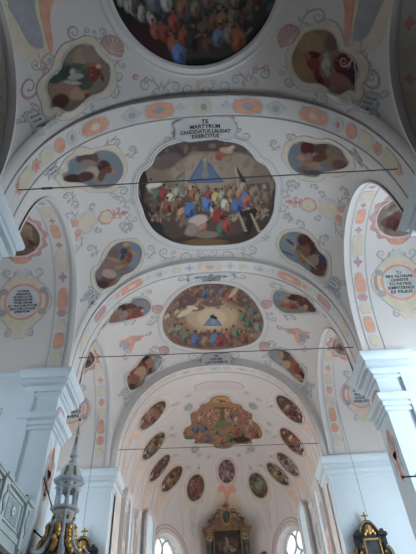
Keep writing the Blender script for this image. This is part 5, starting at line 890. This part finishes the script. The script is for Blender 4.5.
# ---- high altar ----
cx, ya, T0 = .42, 39.2, 13.8
t = thing('high_altar', 'tall reddish marble high altar with dark painting and cross at the end of the choir', 'altar', (cx, ya, 0))
f = lambda a, b, d: (cx+a, ya-d, T0+b)
mb = MB(); mb.box((cx-1.6, ya-.6, 3), (cx+1.6, ya-.1, T0-.25)); mb.build('retable', marbler, t)
mb = MB(); mb.box((cx-2.6, ya-2, 0), (cx+2.6, ya-.2, 3)); mb.build('altar_base', marbler, t)
mb = MB(); mb.slab([(-1.0, 0.02), (1.0, .02), (1.0, -2.4), (-1.0, -2.4)], f, .6, .64); mb.build('altar_painting', mat('brown altar painting', (.05, .04, .035), .5, noise=.7, scale=1.5), t)
rp_ = random.Random(3); mb = MB()
for a, b, rx, rz, mi in ((-.05, -.75, .12, .3, 0), (-.1, -.48, .09, .1, 0), (.1, -1.1, .25, .14, 1), (-.2, -1.2, .16, .22, 1), (.35, -1.3, .25, .12, 0), (.3, -.6, .12, .2, 2), (-.6, -1.0, .14, .3, 2), (.6, -.9, .14, .3, 2), (0, -1.6, .4, .2, 2)): mb.ball(f(a, b, .645), (rx, .012, rz), mi, 8)
mb.build('painted_figure', [mat('altar flesh', (.22, .15, .1), .6), mat('altar cloth', (.16, .1, .07), .6), mat('altar shade', (.08, .06, .05), .6)], t)
mb = MB()
for a0, a1, b0, b1 in ((-1.08, 1.08, .02, .12), (-1.08, -.98, -2.4, .05), (.98, 1.08, -2.4, .05), (-1.08, 1.08, -2.5, -2.38)): mb.box((cx+a0, ya-.74, T0+b0), (cx+a1, ya-.6, T0+b1))
mb.build('picture_frame', olive, t)
mb = MB(); mb.slab(catmull([(-1.75, .15), (-1.3, .5), (-.8, .85), (-.35, 1.05), (.35, 1.05), (.8, .85), (1.3, .5), (1.75, .15), (.9, .12), (-.9, .12)], 3), f, .1, .7); mb.build('pediment', marbler, t)
for q in (-1, 1):
    mb = MB(); mb.lathe((cx+q*1.35, ya-.75, T0-5), [(.2, 0), (.22, .2), (.18, .3), (.17, 4.2), (.2, 4.3)], 12); mb.build('column', marblegreen, t)
    mb = MB(); mb.lathe((cx+q*1.35, ya-.75, T0-.75), [(.17, 0), (.26, .15), (.22, .25), (.3, .42)], 8)
    for k in range(6): mb.ball((cx+q*1.35+.24*math.cos(k), ya-.8+.2*math.sin(k), T0-.55+.1*(k % 2)), .09, 0, 6)
    mb.build('gilt_capital', olive, t)
    mb = MB(); x = cx+q*1.4
    for z0, z1, o in ((-.3, -.15, .28), (-.15, .02, .34), (.02, .18, .44)): mb.box((x-o, ya-.75-o, T0+z0), (x+o, ya-.2, T0+z1))
    mb.build('entablature_block', marbler, t)
    mb = MB(); S_ = []
    for k in range(26):
        s_ = k/25; S_.append(f(q*(1.25-.75*s_), .78+.75*s_+.1*math.sin(s_*12), .5))
    mb.tube(S_, [.09-.04*k/25 for k in range(26)], 6)
    for c_, r in (((1.25, .8), .13), ((.95, 1.15), .12), ((.55, 1.45), .16)): mb.tube([f(q*c_[0]+r*math.cos(z), c_[1]+r*math.sin(z), .55) for z in np.linspace(0, 5, 12)], .045, 5)
    mb.build('crest_scroll', marbler, t)
    mb = MB(); mb.slab([(q*x_, y_) for x_, y_ in catmull([(1.75, -2.2), (1.85, -1.9), (2.5, -1.5), (2.75, -1.55), (2.7, -1.9), (2.6, -4), (1.8, -4)], 3)], f, .2, .6); mb.build('side_volute', marbler, t)
mb = MB(); mb.ball(f(0, .95, .75), (.27, .06, .46), 0, 14); mb.build('emblem', marblegreen, t)
mb = MB(); mb.tube([f(.32*math.cos(z), .95+.5*math.sin(z), .76) for z in np.linspace(0, 2*PI, 25)], .05, 6)
for z in np.linspace(0, 2*PI, 13)[:-1]: mb.ball(f(.38*math.cos(z), .95+.58*math.sin(z), .74), .06, 0, 5)
mb.build('gilt_wreath', gold, t)
mb = MB(); cross(mb, (cx, ya-.6, T0+1.45), .62); mb.build('cross', olive, t)
# ---- pulpit canopy on the left pier ----
px_, py_ = -5.62, 17.25
t = thing('pulpit_canopy', 'grey and gold pulpit canopy with open lantern and slender spire on the left pier', 'pulpit canopy', (px_, py_, 6))
oc = lambda name, prof, mt, n=8, ph=PI/8: (lambda m_: (m_.lathe((px_, py_, 0), prof, n, 0, ph), m_.build(name, mt, t))[1])(MB())
oc('soffit', [(1.05, 5.9), (1.15, 5.95), (1.15, 6.1), (1.0, 6.15), (1.05, 6.25), (.95, 6.35)], marbleg)
oc('roof', [(.95, 6.3), (.66, 6.6), (.5, 7.0), (.42, 7.5)], olive)
oc('collar', [(.42, 7.45), (.42, 7.6), (.36, 7.62), (.36, 7.95), (.5, 8.0), (.52, 8.08), (.4, 8.1)], marbleg)
oc('lantern_cornice', [(.44, 8.72), (.48, 8.78), (.44, 8.8), (.44, 8.9), (.55, 8.96), (.58, 9.05), (.5, 9.08)], marbleg)
oc('lantern_roof', [(.5, 9.05), (.4, 9.2), (.32, 9.5), (.24, 9.62), (.1, 9.68)], lightwood)
oc('spire_base', [(.09, 9.65), (.15, 9.72), (.16, 9.78), (.09, 9.83), (.08, 9.9), (.16, 9.95), (.16, 10.0), (.1, 10.05)], marbleg)
oc('spire', [(.13, 10.0), (.08, 10.5), (.05, 10.9), (.015, 11.55)], marbleg, 6)
mb = MB(); mb.ball((px_, py_, 11.5), .06, 0, 8); mb.ball((px_+.03, py_-.08, 10.55), (.05, .05, .2), 0, 6); mb.ball((px_+.02, py_-.05, 11.0), (.035, .035, .18), 0, 6); mb.build('gilt_finial', olive, t)
for k in range(8):
    a = PI/8+k*PI/4; ca, sa = math.cos(a), math.sin(a)
    mb = MB(); mb.lathe((px_+.36*ca, py_+.36*sa, 8.05), [(.06, 0), (.045, .06), (.04, .5), (.065, .66), (.07, .72)], 8); mb.build('lantern_post', marbleg, t)
    mb = MB(); mb.tube([(px_+r*ca, py_+r*sa, z) for r, z in ((.42, 7.6), (.47, 7.3), (.52, 6.95), (.7, 6.65), (.88, 6.48), (1.02, 6.4), (1.14, 6.4), (1.2, 6.48), (1.14, 6.55), (1.08, 6.48))], [.05, .06, .07, .09, .1, .1, .09, .08, .06, .04], 6); mb.build('volute', marbleg, t)
    a2 = a+PI/8; c2, s2 = math.cos(a2), math.sin(a2); mb = MB()
    rk = random.Random(k)
    for j in range(7): z = 6.6+j*.13; r = np.interp(z, [6.4, 6.6, 7., 7.6], [1.05, .74, .54, .42]); mb.ball((px_+r*c2+rk.uniform(-.05, .05), py_+r*s2+rk.uniform(-.05, .05), z), (.1, .1, .12), 0, 6)
    mb.build('gilt_carving', gold, t)
    mb = MB(); cc = (px_+.38*c2, py_+.38*s2, 7.72)
    mb.ball(cc, (.05, .05, .09), 0, 6); mb.ball((cc[0], cc[1], 7.86), .035, 0, 5); mb.build('gilt_drop', gold, t)
    mb = MB(); mb.tube([(px_+.36*math.cos(a+z), py_+.36*math.sin(a+z), 8.62+.1*math.sin(z*4)) for z in np.linspace(.05, PI/4-.05, 7)], .035, 5); mb.build('lantern_arch', marbleg, t)
    mb = MB(); mb.ball((px_+.37*c2, py_+.37*s2, 8.84), (.09, .09, .04), 0, 6); mb.build('cornice_ornament', olive, t)
for k, (a, z) in enumerate(((-.9, 9.45), (.5, 9.42), (2.4, 9.45), (-1.8, 9.45))):
    mb = MB()
    for j in range(5): mb.ball((px_+(.3+.03*j)*math.cos(a), py_+(.3+.03*j)*math.sin(a), z-j*.08), .06, 0, 6)
    mb.build('gilt_garland', olive, t)
mb = MB(); mb.box((-6.5, py_-.4, 5.95), (px_-.6, py_+.4, 6.12)); mb.build('wall_bracket', marbleg, t)
mb = MB(); mb.box((-6.5, py_-.6, 3), (-6.42, py_+.6, 6)); mb.build('back_panel', marbleg, t)
bar('iron_stay', 'slanting iron stay from the pier down to the pulpit canopy', [(-6.5, 16.95, 9.1), (-6.02, 17.1, 8.05)], .022, 'stay', iron)
# ---- gallery with parapet on the left ----
XB = -6.62; ZT = 7.95
t = thing('gallery', 'grey painted gallery with panelled parapet at the lower left edge', 'gallery', (-8, 13, 6.4))
mb = MB(); mb.box((-XO, 9.43, 6.35), (XB-.05, 16.49, 6.6)); mb.build('gallery_floor', darkw, t)
mb = MB(); mb.box((XB-.14, 9.43, 6.75), (XB, 16.45, ZT-.1)); mb.build('parapet', lightwood, t)
mb = MB(); mb.box((XB-.2, 9.43, ZT-.12), (XB+.1, 16.45, ZT-.05)); mb.box((XB-.22, 9.43, ZT-.05), (XB+.14, 16.45, ZT)); mb.build('handrail', lightwood, t)
mb = MB(); mb.box((XB-.2, 9.43, 6.6), (XB+.06, 16.45, 6.75)); mb.box((XB-.2, 9.43, 6.3), (XB+.02, 16.45, 6.6)); mb.build('base_moulding', lightwood, t)
for j, yc in enumerate((9.8, 12.0, 14.1, 16.2)):
    mb = MB(); mb.box((XB, yc-.2, 6.5), (XB+.12, yc+.2, ZT-.06)); mb.box((XB, yc-.25, ZT-.1), (XB+.2, yc+.25, ZT+.03)); mb.build('parapet_post', lightwood, t)
    mb = MB(); mb.tube([(XB+.14, yc+.08*math.sin(k*1.3), ZT-.25-k*.12) for k in range(8)], [.02, .045, .03, .045, .03, .045, .03, .02], 5); mb.build('scroll_carving', marbleg, t)
    mb = MB(); mb.box((XB-.02, yc-.16, 6.25), (XB+.16, yc+.16, 6.5)); mb.ball((XB+.1, yc, 6.2), (.1, .14, .1), 0, 8); mb.build('console', lightwood, t)
for yc in (10.9, 13.05, 15.15):
    mb = MB(); h = .78
    for a0, a1, z0, z1 in ((-h, h, 7.68, 7.75), (-h, h, 6.86, 6.93), (-h, -h+.07, 6.86, 7.75), (h-.07, h, 6.86, 7.75)): mb.box((XB, yc+a0, z0), (XB+.05, yc+a1, z1))
    mb.build('panel_frame', lightwood, t)
    mb = MB(); mb.box((XB, yc-.5, 6.98), (XB+.02, yc+.5, 7.63)); mb.build('panel', mat('blue grey panel', (.33, .41, .43), .6, noise=.25, scale=6), t)
    mb = MB()
    for k in range(6): mb.ball((XB+.05, yc+.09*math.cos(k*PI/3), 7.3+.09*math.sin(k*PI/3)), (.04, .06, .06), 0, 6)
    mb.ball((XB+.07, yc, 7.3), .05, 0, 6); mb.build('rosette', stucco, t)
# iron candle arms
def arm(lab, P, group='iron arms on the piers'):
    mb = MB(); mb.tube(P, .03, 6); t = thing('candle_bracket', lab, 'bracket', P[0], group); mb.build('arm', iron, t)
    mb = MB(); mb.ball(P[0], .06, 0, 6); mb.build('wall_plate', iron, t)
    mb = MB(); p = P[-1]; mb.lathe((p[0], p[1], p[2]-.02), [(.03, -.14), (.06, 0), (.03, .1)], 6); mb.build('socket', iron, t)
arm('black iron arm reaching left from the left pier above the gallery', ARM_L)
arm('lower black iron arm beside the pulpit lantern', ARM_L2)
arm('black iron arm on the bright face of the right pier', ARM_R)
